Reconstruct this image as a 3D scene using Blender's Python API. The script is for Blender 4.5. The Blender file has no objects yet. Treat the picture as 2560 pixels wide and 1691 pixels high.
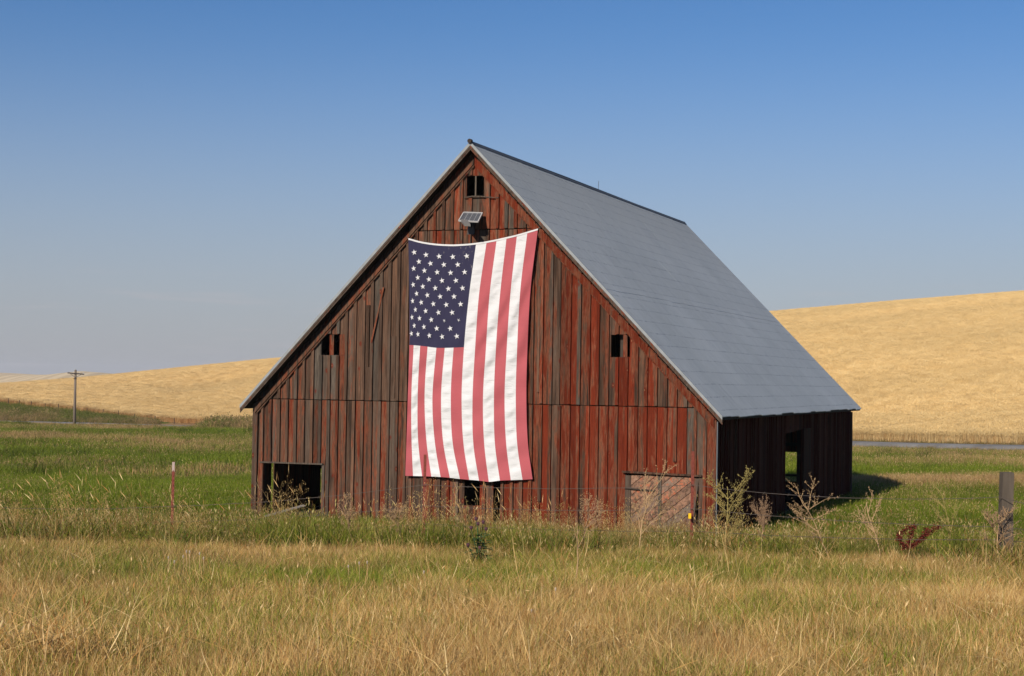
import bpy, math, random
import numpy as np
from mathutils import Matrix, Vector

random.seed(7)
RNG = np.random.default_rng(11)
sc = bpy.context.scene
C = sc.collection

# ------------------------------------------------------------------ camera
F, PITCH, ROLL = 3940.4, 0.0277, 0.0159          # focal length in photo pixels, radians
CAMZ = 3.2157
cp, sp, cr, sr = math.cos(PITCH), math.sin(PITCH), math.cos(ROLL), math.sin(ROLL)
camd = bpy.data.cameras.new('camera')
cam = bpy.data.objects.new('camera', camd); C.objects.link(cam)
camd.sensor_width = 36; camd.lens = F / 2560 * 36
camd.clip_start = 0.1; camd.clip_end = 20000
dv = Vector((0, cp, sp)); r0 = Vector((1, 0, 0)); u0 = Vector((0, -sp, cp))
rv = r0 * cr + u0 * sr; uv = u0 * cr - r0 * sr
M = Matrix((rv, uv, -dv)).transposed().to_4x4(); M.translation = (0, 0, CAMZ)
cam.matrix_world = M
sc.camera = cam

# ------------------------------------------------------------------ light
SUN = Vector((-0.52, -0.871, 0.56)).normalized()    # towards the sun
EL = math.asin(SUN.z); AZ = math.atan2(SUN.x, SUN.y) % (2 * math.pi)
w = bpy.data.worlds.new('World'); sc.world = w; w.use_nodes = True
nt = w.node_tree; nt.nodes.clear()
sky = nt.nodes.new('ShaderNodeTexSky'); sky.sky_type = 'NISHITA'; sky.sun_disc = False
sky.sun_elevation = EL; sky.sun_rotation = AZ
sky.air_density = 1.0; sky.dust_density = 0.6; sky.ozone_density = 2.5; sky.altitude = 700
SKY_STRENGTH = 0.075
bg = nt.nodes.new('ShaderNodeBackground'); bg.inputs[1].default_value = SKY_STRENGTH
wo = nt.nodes.new('ShaderNodeOutputWorld')
hs = nt.nodes.new('ShaderNodeHueSaturation'); hs.inputs['Saturation'].default_value = 1.26; hs.inputs['Value'].default_value = 1.0
nt.links.new(sky.outputs[0], hs.inputs['Color'])
# thin dust veil near the horizon, same all the way round, with a few faint cloud wisps
geo = nt.nodes.new('ShaderNodeTexCoord'); sep = nt.nodes.new('ShaderNodeSeparateXYZ')
nt.links.new(geo.outputs['Generated'], sep.inputs[0])
mr = nt.nodes.new('ShaderNodeMapRange'); mr.interpolation_type = 'SMOOTHSTEP'
mr.inputs['From Min'].default_value = -0.01; mr.inputs['From Max'].default_value = 0.24
mr.inputs['To Min'].default_value = 0.86; mr.inputs['To Max'].default_value = 0.0
nt.links.new(sep.outputs['Z'], mr.inputs['Value'])
mx = nt.nodes.new('ShaderNodeMix'); mx.data_type = 'RGBA'
mx.inputs['B'].default_value = (3.9, 4.05, 4.6, 1)
nt.links.new(mr.outputs[0], mx.inputs['Factor']); tn = nt.nodes.new('ShaderNodeMix'); tn.data_type = 'RGBA'; tn.blend_type = 'MULTIPLY'; tn.inputs['Factor'].default_value = 1
tn.inputs['B'].default_value = (.87, .86, .98, 1); nt.links.new(hs.outputs[0], tn.inputs['A']); nt.links.new(tn.outputs['Result'], mx.inputs['A'])
mp = nt.nodes.new('ShaderNodeMapping'); mp.inputs['Scale'].default_value = (6, 6, 90)
nz = nt.nodes.new('ShaderNodeTexNoise'); nz.inputs['Scale'].default_value = 1.6; nz.inputs['Detail'].default_value = 6
nt.links.new(geo.outputs['Generated'], mp.inputs[0]); nt.links.new(mp.outputs[0], nz.inputs['Vector'])
cm = nt.nodes.new('ShaderNodeMapRange'); cm.inputs['From Min'].default_value = 0.56; cm.inputs['From Max'].default_value = 0.75
cm.inputs['To Max'].default_value = 0.45
nt.links.new(nz.outputs[0], cm.inputs['Value'])
bd = nt.nodes.new('ShaderNodeMapRange'); bd.interpolation_type = 'SMOOTHSTEP'
bd.inputs['From Min'].default_value = 0.075; bd.inputs['From Max'].default_value = 0.045
nt.links.new(sep.outputs['Z'], bd.inputs['Value'])
mm = nt.nodes.new('ShaderNodeMath'); mm.operation = 'MULTIPLY'
nt.links.new(cm.outputs[0], mm.inputs[0]); nt.links.new(bd.outputs[0], mm.inputs[1])
mx2 = nt.nodes.new('ShaderNodeMix'); mx2.data_type = 'RGBA'; mx2.inputs['B'].default_value = (5.4, 5.1, 5.3, 1)
nt.links.new(mm.outputs[0], mx2.inputs['Factor']); nt.links.new(mx.outputs['Result'], mx2.inputs['A'])
nt.links.new(mx2.outputs['Result'], bg.inputs[0]); nt.links.new(bg.outputs[0], wo.inputs[0])

sl = bpy.data.lights.new('sun', 'SUN'); sl.energy = 4.7; sl.angle = math.radians(0.55); sl.color = (1.0, 0.91, 0.78)
so = bpy.data.objects.new('sun', sl); C.objects.link(so)
so.rotation_euler = SUN.to_track_quat('Z', 'Y').to_euler(); so.location = (-20, -20, 40)

vs = sc.view_settings
vs.view_transform = 'Standard'; vs.look = 'None'; vs.exposure = 0.30; vs.gamma = 1.0; vs.use_curve_mapping = False
sc.cycles.max_bounces = 6; sc.cycles.diffuse_bounces = 3; sc.cycles.glossy_bounces = 2
sc.cycles.transmission_bounces = 3; sc.cycles.volume_bounces = 0

# ------------------------------------------------------------------ small helpers
def tag(o, label=None, cat=None, group=None, kind=None):
    if label: o['label'] = label
    if cat: o['category'] = cat
    if group: o['group'] = group
    if kind: o['kind'] = kind
    return o

def empty(name, loc=(0, 0, 0), rz=0, parent=None):
    o = bpy.data.objects.new(name, None); C.objects.link(o)
    o.location = loc; o.rotation_euler = (0, 0, rz); o.empty_display_size = 0.3
    if parent: o.parent = parent
    return o

class MB:
    """collects verts / faces (with optional per-vertex floats) for one mesh"""
    def __init__(s): s.v = []; s.f = []; s.mi = []; s.cur = 0
    def add(s, v, f):
        n = len(s.v); s.v += [tuple(p) for p in v]; s.f += [tuple(i + n for i in q) for q in f]; s.mi += [s.cur] * len(f)
        return s
    def box(s, x0, x1, y0, y1, z0, z1):
        return s.add([(x0, y0, z0), (x1, y0, z0), (x1, y1, z0), (x0, y1, z0), (x0, y0, z1), (x1, y0, z1), (x1, y1, z1), (x0, y1, z1)],
                     [(0, 3, 2, 1), (4, 5, 6, 7), (0, 1, 5, 4), (1, 2, 6, 5), (2, 3, 7, 6), (3, 0, 4, 7)])
    def hexa(s, p):   # 8 points: bottom ring then top ring
        return s.add(p, [(0, 3, 2, 1), (4, 5, 6, 7), (0, 1, 5, 4), (1, 2, 6, 5), (2, 3, 7, 6), (3, 0, 4, 7)])
    def prism(s, poly, b0, b1):   # polygon in (a, z), extruded from b0 (front) to b1 (back)
        n = len(poly)
        v = [(a, b0, z) for a, z in poly] + [(a, b1, z) for a, z in poly]
        f = [tuple(range(n)), tuple(range(2 * n - 1, n - 1, -1))]
        f += [(i, i + n, (i + 1) % n + n, (i + 1) % n) for i in range(n)]
        return s.add(v, f)
    def tube(s, pts, rad, k=5, cap=True):
        pts = [Vector(p) for p in pts]; n = len(pts)
        if not hasattr(rad, '__len__'): rad = [rad] * n
        base = len(s.v); up = None
        for i, p in enumerate(pts):
            t = (pts[min(i + 1, n - 1)] - pts[max(i - 1, 0)])
            t = t.normalized() if t.length > 1e-9 else Vector((0, 0, 1))
            if up is None:
                up = t.orthogonal().normalized()
            up = (up - t * up.dot(t)); up = up.normalized() if up.length > 1e-6 else t.orthogonal().normalized()
            q = t.cross(up)
            for j in range(k):
                a = 2 * math.pi * j / k
                s.v.append(tuple(p + (up * math.cos(a) + q * math.sin(a)) * rad[i]))
        for i in range(n - 1):
            for j in range(k):
                s.f.append((base + i * k + j, base + i * k + (j + 1) % k, base + (i + 1) * k + (j + 1) % k, base + (i + 1) * k + j)); s.mi.append(s.cur)
        if cap:
            s.f.append(tuple(base + j for j in range(k))[::-1]); s.f.append(tuple(base + (n - 1) * k + j for j in range(k))); s.mi += [s.cur] * 2
        return s
    def bar(s, p, q, wx, wy, up=(0, 0, 1)):
        p = Vector(p); q = Vector(q); t = (q - p).normalized(); u = Vector(up)
        if abs(t.dot(u)) > .95: u = Vector((1, 0, 0))
        r = t.cross(u).normalized(); u = r.cross(t)
        a, b = r * wx / 2, u * wy / 2
        return s.hexa([p - a - b, p + a - b, p + a + b, p - a + b, q - a - b, q + a - b, q + a + b, q - a + b])
    def mesh(s, name, mats):
        me = bpy.data.meshes.new(name); me.from_pydata(s.v, [], s.f); me.validate()
        for m in (mats if isinstance(mats, (list, tuple)) else [mats]): me.materials.append(m)
        if max(s.mi, default=0) > 0:
            me.polygons.foreach_set('material_index', s.mi)
        me.update(); return me
    def build(s, name, mats, parent=None, color=None, smooth=False, loc=None):
        me = s.mesh(name, mats)
        if smooth: me.polygons.foreach_set('use_smooth', [True] * len(me.polygons))
        o = bpy.data.objects.new(name, me); C.objects.link(o)
        if parent: o.parent = parent
        if color: o.color = color
        if loc is not None: o.location = loc
        return o

# numpy value noise
_T = np.random.default_rng(3).random((256, 256))
def vnoise(x, y):
    x = np.asarray(x, float); y = np.asarray(y, float)
    xi = np.floor(x).astype(int); yi = np.floor(y).astype(int); fx = x - xi; fy = y - yi
    fx = fx * fx * (3 - 2 * fx); fy = fy * fy * (3 - 2 * fy)
    g = lambda i, j: _T[i % 256, j % 256]
    return (g(xi, yi) * (1 - fx) + g(xi + 1, yi) * fx) * (1 - fy) + (g(xi, yi + 1) * (1 - fx) + g(xi + 1, yi + 1) * fx) * fy
def fbm(x, y, o=4):
    s = 0; a = .5; t = 0
    for i in range(o):
        s = s + a * vnoise(np.asarray(x) * 2 ** i + 17.3 * i, np.asarray(y) * 2 ** i + 9.1 * i); t += a; a *= .5
    return s / t
def sstep(a, b, x):
    t = np.clip((np.asarray(x, float) - a) / (b - a), 0, 1); return t * t * (3 - 2 * t)

# ------------------------------------------------------------------ materials
class NT:
    def __init__(s, name, rough=0.8, spec=0.3):
        s.m = bpy.data.materials.new(name); s.m.use_nodes = True; s.t = s.m.node_tree
        s.b = s.t.nodes['Principled BSDF']; s.out = s.t.nodes['Material Output']
        s.b.inputs['Roughness'].default_value = rough; s.b.inputs['Specular IOR Level'].default_value = spec
    def n(s, ty, **kw):
        x = s.t.nodes.new('ShaderNode' + ty)
        for k, v in kw.items(): setattr(x, k, v)
        return x
    def l(s, a, b): s.t.links.new(a, b)
    def coord(s, scale=(1, 1, 1), kind='Object', rnd=0.0):
        tc = s.n('TexCoord'); out = tc.outputs[kind]
        if rnd:
            oi = s.n('ObjectInfo'); mu = s.n('Math', operation='MULTIPLY'); mu.inputs[1].default_value = rnd
            s.l(oi.outputs['Random'], mu.inputs[0]); ad = s.n('VectorMath', operation='ADD')
            s.l(out, ad.inputs[0]); s.l(mu.outputs[0], ad.inputs[1]); out = ad.outputs[0]
        mp = s.n('Mapping'); mp.inputs['Scale'].default_value = scale; s.l(out, mp.inputs[0]); return mp.outputs[0]
    def noise(s, vec, scale, detail=4, rough=.55, dist=0):
        x = s.n('TexNoise'); x.inputs['Scale'].default_value = scale; x.inputs['Detail'].default_value = detail
        x.inputs['Roughness'].default_value = rough; x.inputs['Distortion'].default_value = dist
        s.l(vec, x.inputs['Vector']); return x.outputs[0]
    def rng(s, v, a, b, c=0., d=1., smooth=False):
        x = s.n('MapRange'); x.clamp = True
        if smooth: x.interpolation_type = 'SMOOTHSTEP'
        for k, q in (('From Min', a), ('From Max', b), ('To Min', c), ('To Max', d)): x.inputs[k].default_value = q
        s.l(v, x.inputs['Value']); return x.outputs[0]
    def mix(s, f, a, b, blend='MIX'):
        x = s.n('Mix', data_type='RGBA', blend_type=blend)
        for k, q in (('Factor', f), ('A', a), ('B', b)):
            i = x.inputs[k] if k != 'Factor' else x.inputs['Factor']
            if isinstance(q, (int, float)): i.default_value = q if k == 'Factor' else (q, q, q, 1)
            elif isinstance(q, tuple): i.default_value = (*q, 1)[:4]
            else: s.l(q, i)
        return x.outputs['Result']
    def math(s, op, a, b=0.):
        x = s.n('Math', operation=op)
        for i, q in enumerate((a, b)):
            if isinstance(q, (int, float)): x.inputs[i].default_value = q
            else: s.l(q, x.inputs[i])
        return x.outputs[0]
    def bump(s, h, strength=.5, dist=.01):
        x = s.n('Bump'); x.inputs['Strength'].default_value = strength; x.inputs['Distance'].default_value = dist
        s.l(h, x.inputs['Height']); s.l(x.outputs[0], s.b.inputs['Normal'])
    def col(s, c): s.l(c, s.b.inputs['Base Color'])

def mat_wood(name, dark=1.0, axis='z'):
    m = NT(name, .85, .06)
    stretch = {'z': (1, 1, .045), 'd': (1, 1, 1)}[axis]
    v = m.coord(stretch, rnd=37.0)
    v2 = m.coord((1, 1, .16) if axis == 'z' else (1, 1, 1), rnd=53.0)
    oi = m.n('ObjectInfo'); sc_ = m.n('SeparateColor'); m.l(oi.outputs['Color'], sc_.inputs[0])
    grain = m.noise(v, 55, 5, .65)
    broad = m.noise(v2, 9, 4, .6, .6)
    fine = m.noise(v, 150, 3, .6)
    streak = m.noise(v, 16, 3, .6, .3)
    wood = m.mix(m.rng(streak, .34, .66), (.060 * dark, .038 * dark, .028 * dark), (.22 * dark, .12 * dark, .076 * dark))
    grey = m.mix(m.rng(grain, .3, .7), (.050 * dark, .043 * dark, .037 * dark), (.175 * dark, .140 * dark, .110 * dark))
    wood = m.mix(m.rng(m.math('ADD', sc_.outputs[2], m.math('MULTIPLY', m.math('SUBTRACT', streak, .5), .9)), .38, .72), wood, grey)
    red = m.mix(m.rng(grain, .3, .75), (.115 * dark, .018 * dark, .008 * dark), (.25 * dark, .043 * dark, .018 * dark))
    worn = m.mix(m.rng(fine, .35, .68), (.15 * dark, .044 * dark, .022 * dark), (.29 * dark, .10 * dark, .055 * dark))
    k = m.math('ADD', m.math('MULTIPLY', m.math('SUBTRACT', broad, .5), 1.5), m.math('MULTIPLY', m.math('SUBTRACT', streak, .5), 1.1))
    pm = m.math('SUBTRACT', m.math('ADD', k, sc_.outputs[0]), .03)
    c = m.mix(m.rng(pm, .30, .52), wood, worn)
    c = m.mix(m.rng(pm, .56, .74), c, red)
    # knots, pale nail rust rings
    vo = m.n('TexVoronoi'); vo.inputs['Scale'].default_value = 3.4; m.l(m.coord((1, 0.01, .6), rnd=11.0), vo.inputs['Vector'])
    kn = m.rng(vo.outputs['Distance'], .09, .15, 1, 0)
    c = m.mix(m.math('MULTIPLY', kn, .8), c, (.16 * dark, .022 * dark, .01 * dark))
    kc = m.rng(vo.outputs['Distance'], .03, .05, 1, 0)
    c = m.mix(m.math('MULTIPLY', kc, .85), c, (.36 * dark, .17 * dark, .09 * dark))
    br = m.mix(1.0, c, m.math('MULTIPLY', sc_.outputs[1], m.rng(fine, .3, .7, .72, 1.22)), 'MULTIPLY')
    # upward splash of weathering near the ground: paler, dusty
    m.col(br)
    m.bump(m.math('ADD', grain, m.math('MULTIPLY', fine, .5)), .5, .006)
    return m.m

def mat_plain(name, c, rough=.7, spec=.3, metal=0, vary=.25, scale=8, bump=0, stretch=(1, 1, 1)):
    m = NT(name, rough, spec); m.b.inputs['Metallic'].default_value = metal
    n = m.noise(m.coord(stretch), scale, 5)
    m.col(m.mix(n, tuple(x * (1 - vary) for x in c), tuple(min(1, x * (1 + vary)) for x in c)))
    if bump: m.bump(n, .5, bump)
    return m.m

def mat_roof():
    m = NT('roof_sheet_grey', .55, .4)
    g = m.n('TexCoord'); s_ = m.n('SeparateXYZ'); m.l(g.outputs['Object'], s_.inputs[0])
    n1 = m.noise(m.coord((1, 1, 1)), .55, 4); n2 = m.noise(m.coord((1, 1.6, .5)), 9, 5, .6); 
    st = m.noise(m.coord((.7, 8, .7)), 2.2, 4, .6)
    c = m.mix(m.rng(n1, .3, .7), (.38, .39, .355), (.475, .485, .45))
    c = m.mix(m.rng(n2, .35, .75, 0, .5), c, (.53, .53, .52))
    c = m.mix(m.rng(st, .54, .70, 0, .55), c, (.22, .22, .225))
    # warmer, darker tone towards the ridge
    rt = m.rng(m.math('ADD', s_.outputs[2], m.math('MULTIPLY', m.math('SUBTRACT', n1, .5), 3)), 6.6, 8.6, 0, .38)
    c = m.mix(rt, c, (.31, .295, .24))
    # nail rows
    fr = m.math('FRACT', m.math('DIVIDE', m.math('ADD', s_.outputs[2], m.math('MULTIPLY', m.math('SUBTRACT', n1, .5), .05)), .268))
    row = m.math('MULTIPLY', m.math('LESS_THAN', fr, .075), m.math('GREATER_THAN', m.noise(m.coord((.01, 13, .3)), 3.0, 2), .535))
    c = m.mix(m.math('MULTIPLY', row, .8), c, (.10, .105, .11))
    # flaked pale specks
    sp_ = m.math('GREATER_THAN', m.noise(m.coord((1, 3.5, 1)), 15, 3, .6), .695)
    c = m.mix(m.math('MULTIPLY', sp_, .6), c, (.85, .85, .8))
    m.col(c); m.b.inputs['Metallic'].default_value = .0
    m.bump(m.math('ADD', n2, m.math('MULTIPLY', n1, 2)), .25, .01)
    return m.m

def mat_blade(name, dry, green, trans=.3):
    """per-blade colour: 'rnd' on the blade, 'tint' (greenness) and 'bri' on the clump"""
    m = NT(name, .6, .25)
    a = m.n('Attribute', attribute_name='rnd'); b = m.n('Attribute', attribute_name='rnd2')
    t = m.n('Attribute', attribute_name='tint', attribute_type='INSTANCER'); br = m.n('Attribute', attribute_name='bri', attribute_type='INSTANCER')
    def ramp(cols, f):
        r = m.n('ValToRGB'); e = r.color_ramp.elements
        while len(e) < len(cols): e.new(.5)
        for i, c in enumerate(cols): e[i].position = i / (len(cols) - 1); e[i].color = (*c, 1)
        m.l(f, r.inputs[0]); return r.outputs[0]
    cd = ramp(dry, a.outputs['Fac']); cg = ramp(green, a.outputs['Fac'])
    f = m.rng(m.math('SUBTRACT', t.outputs['Fac'], b.outputs['Fac']), -.12, .12)
    c = m.mix(f, cd, cg)
    c = m.mix(1.0, c, br.outputs['Fac'], 'MULTIPLY')
    m.col(c)
    tr = m.n('BsdfTranslucent'); m.l(c, tr.inputs[0]); ms = m.n('MixShader'); ms.inputs[0].default_value = trans
    m.l(m.b.outputs[0], ms.inputs[1]); m.l(tr.outputs[0], ms.inputs[2]); m.l(ms.outputs[0], m.out.inputs[0])
    return m.m

WOOD = mat_wood('weathered_red_boards', dark=.585)
WOODIN = mat_plain('old_inner_timber', (.045, .034, .026), .85, .2, vary=.4, scale=6, bump=.004)
WOODD = mat_wood('diagonal_boards', dark=.8, axis='d')
GREYW = mat_plain('grey_post_timber', (.085, .068, .052), .85, .2, vary=.6, scale=30, bump=.01, stretch=(1, 1, .06))
ROOF = mat_roof()
EDGE = mat_plain('galvanised_edge_strip', (.21, .225, .235), .6, .3, .0, .35, 6)
SOFFIT = mat_plain('dark_roof_decking', (.045, .035, .03), .9, .1, vary=.4, scale=8)
RUST = mat_plain('rusty_red_steel', (.16, .035, .022), .7, .3, vary=.55, scale=35)
WHITEP = mat_plain('chipped_white_paint', (.36, .27, .24), .7, .3, vary=.2, scale=40)
YELL = mat_plain('yellow_plastic', (.75, .45, .01), .5, .4, vary=.05)
WIRE = mat_plain('dull_fence_wire', (.07, .055, .045), .6, .4, .4, .2)
POLE = mat_plain('utility_pole_timber', (.15, .12, .095), .85, .2, vary=.35, scale=5, stretch=(1, 1, .1))
POLED = mat_plain('dark_crossarm', (.04, .032, .028), .85, .2, vary=.3)
GLASS_I = mat_plain('pale_insulator', (.4, .42, .42), .3, .5, vary=.1)

# ------------------------------------------------------------------ terrain
COLX = np.array([-6000, -2500, 0, 430, 640, 1280, 1938, 2130, 2560, 5000, 9000.])      # columns by bearing
COLU = (COLX - 1280) / F
YR = np.array([320, 290, 255, 240, 225, 180, 137, 127, 118, 100, 90.])                # where the road runs on each bearing
ZR = np.array([-6, -5.5, -4.8, -4.6, -4.0, -2.6, -1.75, -1.6, -1.37, -1.0, -.8])
EDGE_D = np.array([20, 20, 20, 8, 7, 7, 7, 7, 7, 7, 7.])                              # road centre to wheat edge
EDGE_Z = np.array([2.4, 2.6, 3.0, .55, .3, .2, .1, .1, .1, .1, .1])
CRX = np.array([-6000, -2500, -600, 0, 215, 430, 640, 1280, 1938, 2250, 2560, 5000, 9000.])
CRH = np.array([-30, -60, -34, -21, -2, 23, 47, 110, 187, 218, 246, 330, 300.])        # crest against eye level, in photo pixels
def yroad(u): return np.interp(u, COLU, YR)
def zroad(u): return np.interp(u, COLU, ZR)
def edged(u): return np.interp(u, COLU, EDGE_D)
def crest_y(u): return np.interp(u, [-1.8, -.33, -.16, 0, .17, .33, 2], [520, 460, 420, 380, 330, 300, 280])
YG = np.arange(0, 1200, 1.0)
UG = np.linspace(-1.9, 1.9, 381)
def _profile(u):
    yr, zr, ed, ez = yroad(u), zroad(u), edged(u), np.interp(u, COLU, EDGE_Z)
    yc = crest_y(u); e = (np.interp(u, (CRX - 1280) / F, CRH) - 10) / F
    ys = [0, 3, 11, 20, 24, 28, 32, 40, 60, yr * .55, yr - 4, yr + 4, yr + ed]
    zs = [1.62, 1.55, 1.16, .74, .58, .12, 0, 0, -.05 + .12 * zr, .3 * zr, zr, zr, zr + ez]
    z0 = zs[-1]; Y0_ = ys[-1]
    t = np.linspace(0, 1, 41)[1:]
    p = np.sin(t * math.pi / 2 * .92) / math.sin(math.pi / 2 * .92)
    Y = Y0_ + t * (yc - Y0_)
    R = ((e * Y + CAMZ) - z0) / p          # rise allowed so that nothing stands above the crest angle
    rise = R.min()
    ys += list(Y); zs += list(z0 + rise * p)
    zc = zs[-1]
    ys += [yc + 60, yc + 250, 1200]; zs += [zc - 2.5, min(zc - 16, -9), -14]
    z = np.interp(YG, ys, zs)
    k = np.hanning(9); k /= k.sum(); zsm = np.convolve(np.pad(z, 4, 'edge'), k, 'valid')
    wt = sstep(26, 40, YG); k3 = np.hanning(5); k3 /= k3.sum(); z3 = np.convolve(np.pad(z, 2, 'edge'), k3, 'valid')
    return z3 * (1 - wt) + zsm * wt
TAB = np.array([_profile(u) for u in UG])
def H(X, Y, detail=True):
    X = np.asarray(X, float); Y = np.asarray(Y, float)
    Yc = np.clip(Y, 0, 1198.9); u = np.clip(X / np.maximum(Y, 14), -1.89, 1.89)
    ui = (u + 1.9) / (UG[1] - UG[0]); i = ui.astype(int); fu = ui - i
    j = Yc.astype(int); fy = Yc - j
    z = (TAB[i, j] * (1 - fu) + TAB[i + 1, j] * fu) * (1 - fy) + (TAB[i, j + 1] * (1 - fu) + TAB[i + 1, j + 1] * fu) * fy
    z = z + 1.55 * 0
    if detail:
        yr = yroad(u)
        bumpy = sstep(38, 60, Y) * (1 - sstep(yr - 14, yr - 6, Y))
        z = z + bumpy * (fbm(X / 9, Y / 9, 3) - .5) * .7
        z = z + (1 - sstep(26, 30, Y)) * (fbm(X / 2.2, Y / 2.2, 3) - .5) * .14 * (1 - sstep(-2, -5, -Y) * 0)
        # swells in the wheat field
        wf = sstep(yr + 12, yr + 60, Y) * (1 - sstep(crest_y(u) - 90, crest_y(u) - 30, Y))
        z = z - wf * 2.2 * np.exp(-((u + .19) / .045) ** 2 - ((Y - 330) / 26) ** 2)
        z = z + wf * (fbm(X / 40, Y / 40, 3) - .5) * .8
    return z
def Hs(x, y): return float(H(np.array([x]), np.array([y]))[0])

def pix(x, y, D):
    """where the line of sight through photo point (x, y) is at depth D"""
    x = x - 1280; y = y - 845.5
    xi = x * cr + y * sr; yi = -x * sr + y * cr
    d = np.array([xi / F, cp + (yi / F) * sp, sp - (yi / F) * cp])
    p = d * (D / d[1]); return Vector((p[0], p[1], p[2] + CAMZ))

def grid_mesh(name, Xg, Yg, Z, mat, kind='structure', attrs=None):
    ny, nx = Z.shape
    v = np.stack([Xg, Yg, Z], -1).reshape(-1, 3)
    idx = np.arange(ny * nx).reshape(ny, nx)
    f = np.stack([idx[:-1, :-1], idx[:-1, 1:], idx[1:, 1:], idx[1:, :-1]], -1).reshape(-1, 4)
    me = bpy.data.meshes.new(name)
    me.vertices.add(len(v)); me.vertices.foreach_set('co', v.ravel())
    me.loops.add(f.size); me.loops.foreach_set('vertex_index', f.ravel())
    me.polygons.add(len(f)); me.polygons.foreach_set('loop_start', np.arange(0, f.size, 4)); me.polygons.foreach_set('loop_total', np.full(len(f), 4))
    me.update(); me.validate(); me.polygons.foreach_set('use_smooth', [True] * len(f))
    me.materials.append(mat)
    for k, a in (attrs or {}).items():
        at = me.attributes.new(k, 'FLOAT', 'POINT'); at.data.foreach_set('value', np.asarray(a, float).ravel())
    o = bpy.data.objects.new(name, me); C.objects.link(o); tag(o, kind=kind); return o

def px_of(X, Y, Z):      # photo row of a ground point, used to lay out the bands of grass
    d = Y * cp + (Z - CAMZ) * sp; u_ = -Y * sp + (Z - CAMZ) * cp
    x = F * X / d; y = -F * u_ / d
    return 1280 + x * cr - y * sr, 845.5 + x * sr + y * cr

def greenness(X, Y):
    """share of green blades at a place (patches, bands along the bank, damp meadow)"""
    n1 = fbm(X / 3.0, Y / 3.0 + 5, 4); n2 = fbm(X / 11 + 40, Y / 11, 4); n3 = fbm(X / .9 + 9, Y / .9, 3)
    near = .20 + (n1 - .5) * 1.05 + (n3 - .5) * .5 + .12 * np.exp(-((Y - 20.3) / 2.0) ** 2) + .10 * sstep(10, 20, Y)
    for gx, gy, gr, ga in ((-2.0, 18.0, .8, .75), (-.4, 18.6, .7, .8), (2.6, 19.8, 1.2, .45), (-4.4, 18.6, 1.0, .4), (4.4, 19.2, .9, .4), (-1.0, 20.4, 1.0, .3)):
        near = near + ga * np.exp(-((X - gx) ** 2 + ((Y - gy) * .9) ** 2) / gr ** 2)
    mid = .92 + (n1 - .5) * .5
    far = .84 + (n2 - .5) * 2.4 + (n1 - .5) * .6 - .55 * sstep(100, 170, Y) * sstep(.0, -.1, X / np.maximum(Y, 1))
    g = near * (1 - sstep(23, 26, Y)) + sstep(23, 26, Y) * (mid * (1 - sstep(42, 62, Y)) + far * sstep(42, 62, Y))
    # dry strip beyond the barn on the right
    g = g - .7 * np.exp(-((Y - 56 - 3 * (n2 - .5)) / 2.6) ** 2) * sstep(8, 12, X) 
    return np.clip(g, 0.02, 1)

def nonuni(a, b, fine0, fine1, n_f, n_c):
    return np.unique(np.concatenate([-np.geomspace(-a + abs(fine0), 1, n_c) + fine0 + 1 if a < fine0 else [a], np.linspace(fine0, fine1, n_f), np.geomspace(1, b - fine1 + 1, n_c) + fine1 - 1]))

# ground: one sheet to the horizon
xs = np.unique(np.concatenate([-np.geomspace(90, 5200, 26), np.linspace(-90, 90, 241), np.geomspace(90, 5200, 26)]))
ys = np.unique(np.concatenate([[-400, -150, -60, -25, -10], np.linspace(-5, 40, 121), np.linspace(41, 290, 190), np.geomspace(292, 5600, 50)]))
XX, YY = np.meshgrid(xs, ys)
ZZ = H(XX, YY)
uu = np.clip(XX / np.maximum(YY, 14), -1.89, 1.89)
ZZ = ZZ - .55 * sstep(yroad(uu) + edged(uu) + 1, yroad(uu) + edged(uu) + 5, YY) * (YY > 0)
ZZ = np.where(YY > 1190, -14, ZZ)
# a barn stands on level earth
gm = NT('earth_and_thatch', .95, .1)
at = gm.n('Attribute', attribute_name='green')
g1 = gm.noise(gm.coord(), .8, 8, .7); g2 = gm.noise(gm.coord(), 14, 4, .7)
cdry = gm.mix(gm.rng(g2, .3, .7), (.15, .095, .045), (.30, .20, .10))
cgr = gm.mix(gm.rng(g2, .3, .7), (.05, .07, .010), (.11, .135, .02))
gm.col(gm.mix(gm.rng(gm.math('ADD', at.outputs['Fac'], gm.math('MULTIPLY', gm.math('SUBTRACT', g1, .5), .8)), .35, .65), cdry, cgr))
gm.bump(gm.math('ADD', g2, g1), .8, .06)
GR = greenness(XX, YY) * (1 - sstep(400, 700, YY))
grid_mesh('ground', XX, YY, ZZ, gm.m, attrs={'green': GR})

# wheat field on the hill
uvals = np.linspace(-1.0, 1.0, 401); tv = np.linspace(0, 1, 260) ** 1.15
UU, TT = np.meshgrid(uvals, tv)
Y0f = yroad(UU) + edged(UU); Y1f = crest_y(UU) + 150
YF = Y0f + TT * (Y1f - Y0f); XF = UU * YF
ZF = H(XF, YF) + .04
wm = NT('ripe_wheat', .9, .1)
q1 = wm.noise(wm.coord((1, 1, 1)), .028, 5, .6); q2 = wm.noise(wm.coord((.22, 1.5, 1)), .9, 6, .75); q3 = wm.noise(wm.coord(), 4.5, 4, .7)
c = wm.mix(wm.rng(q2, .3, .7), (.60, .43, .19), (.70, .52, .25))
c = wm.mix(wm.rng(q1, .38, .66, 0, .45), c, (.78, .60, .32))
wm.col(c); wm.bump(wm.math('ADD', q2, wm.math('MULTIPLY', q3, .6)), .5, .35)
grid_mesh('wheat_field', XF, YF, ZF, wm.m)

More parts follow.
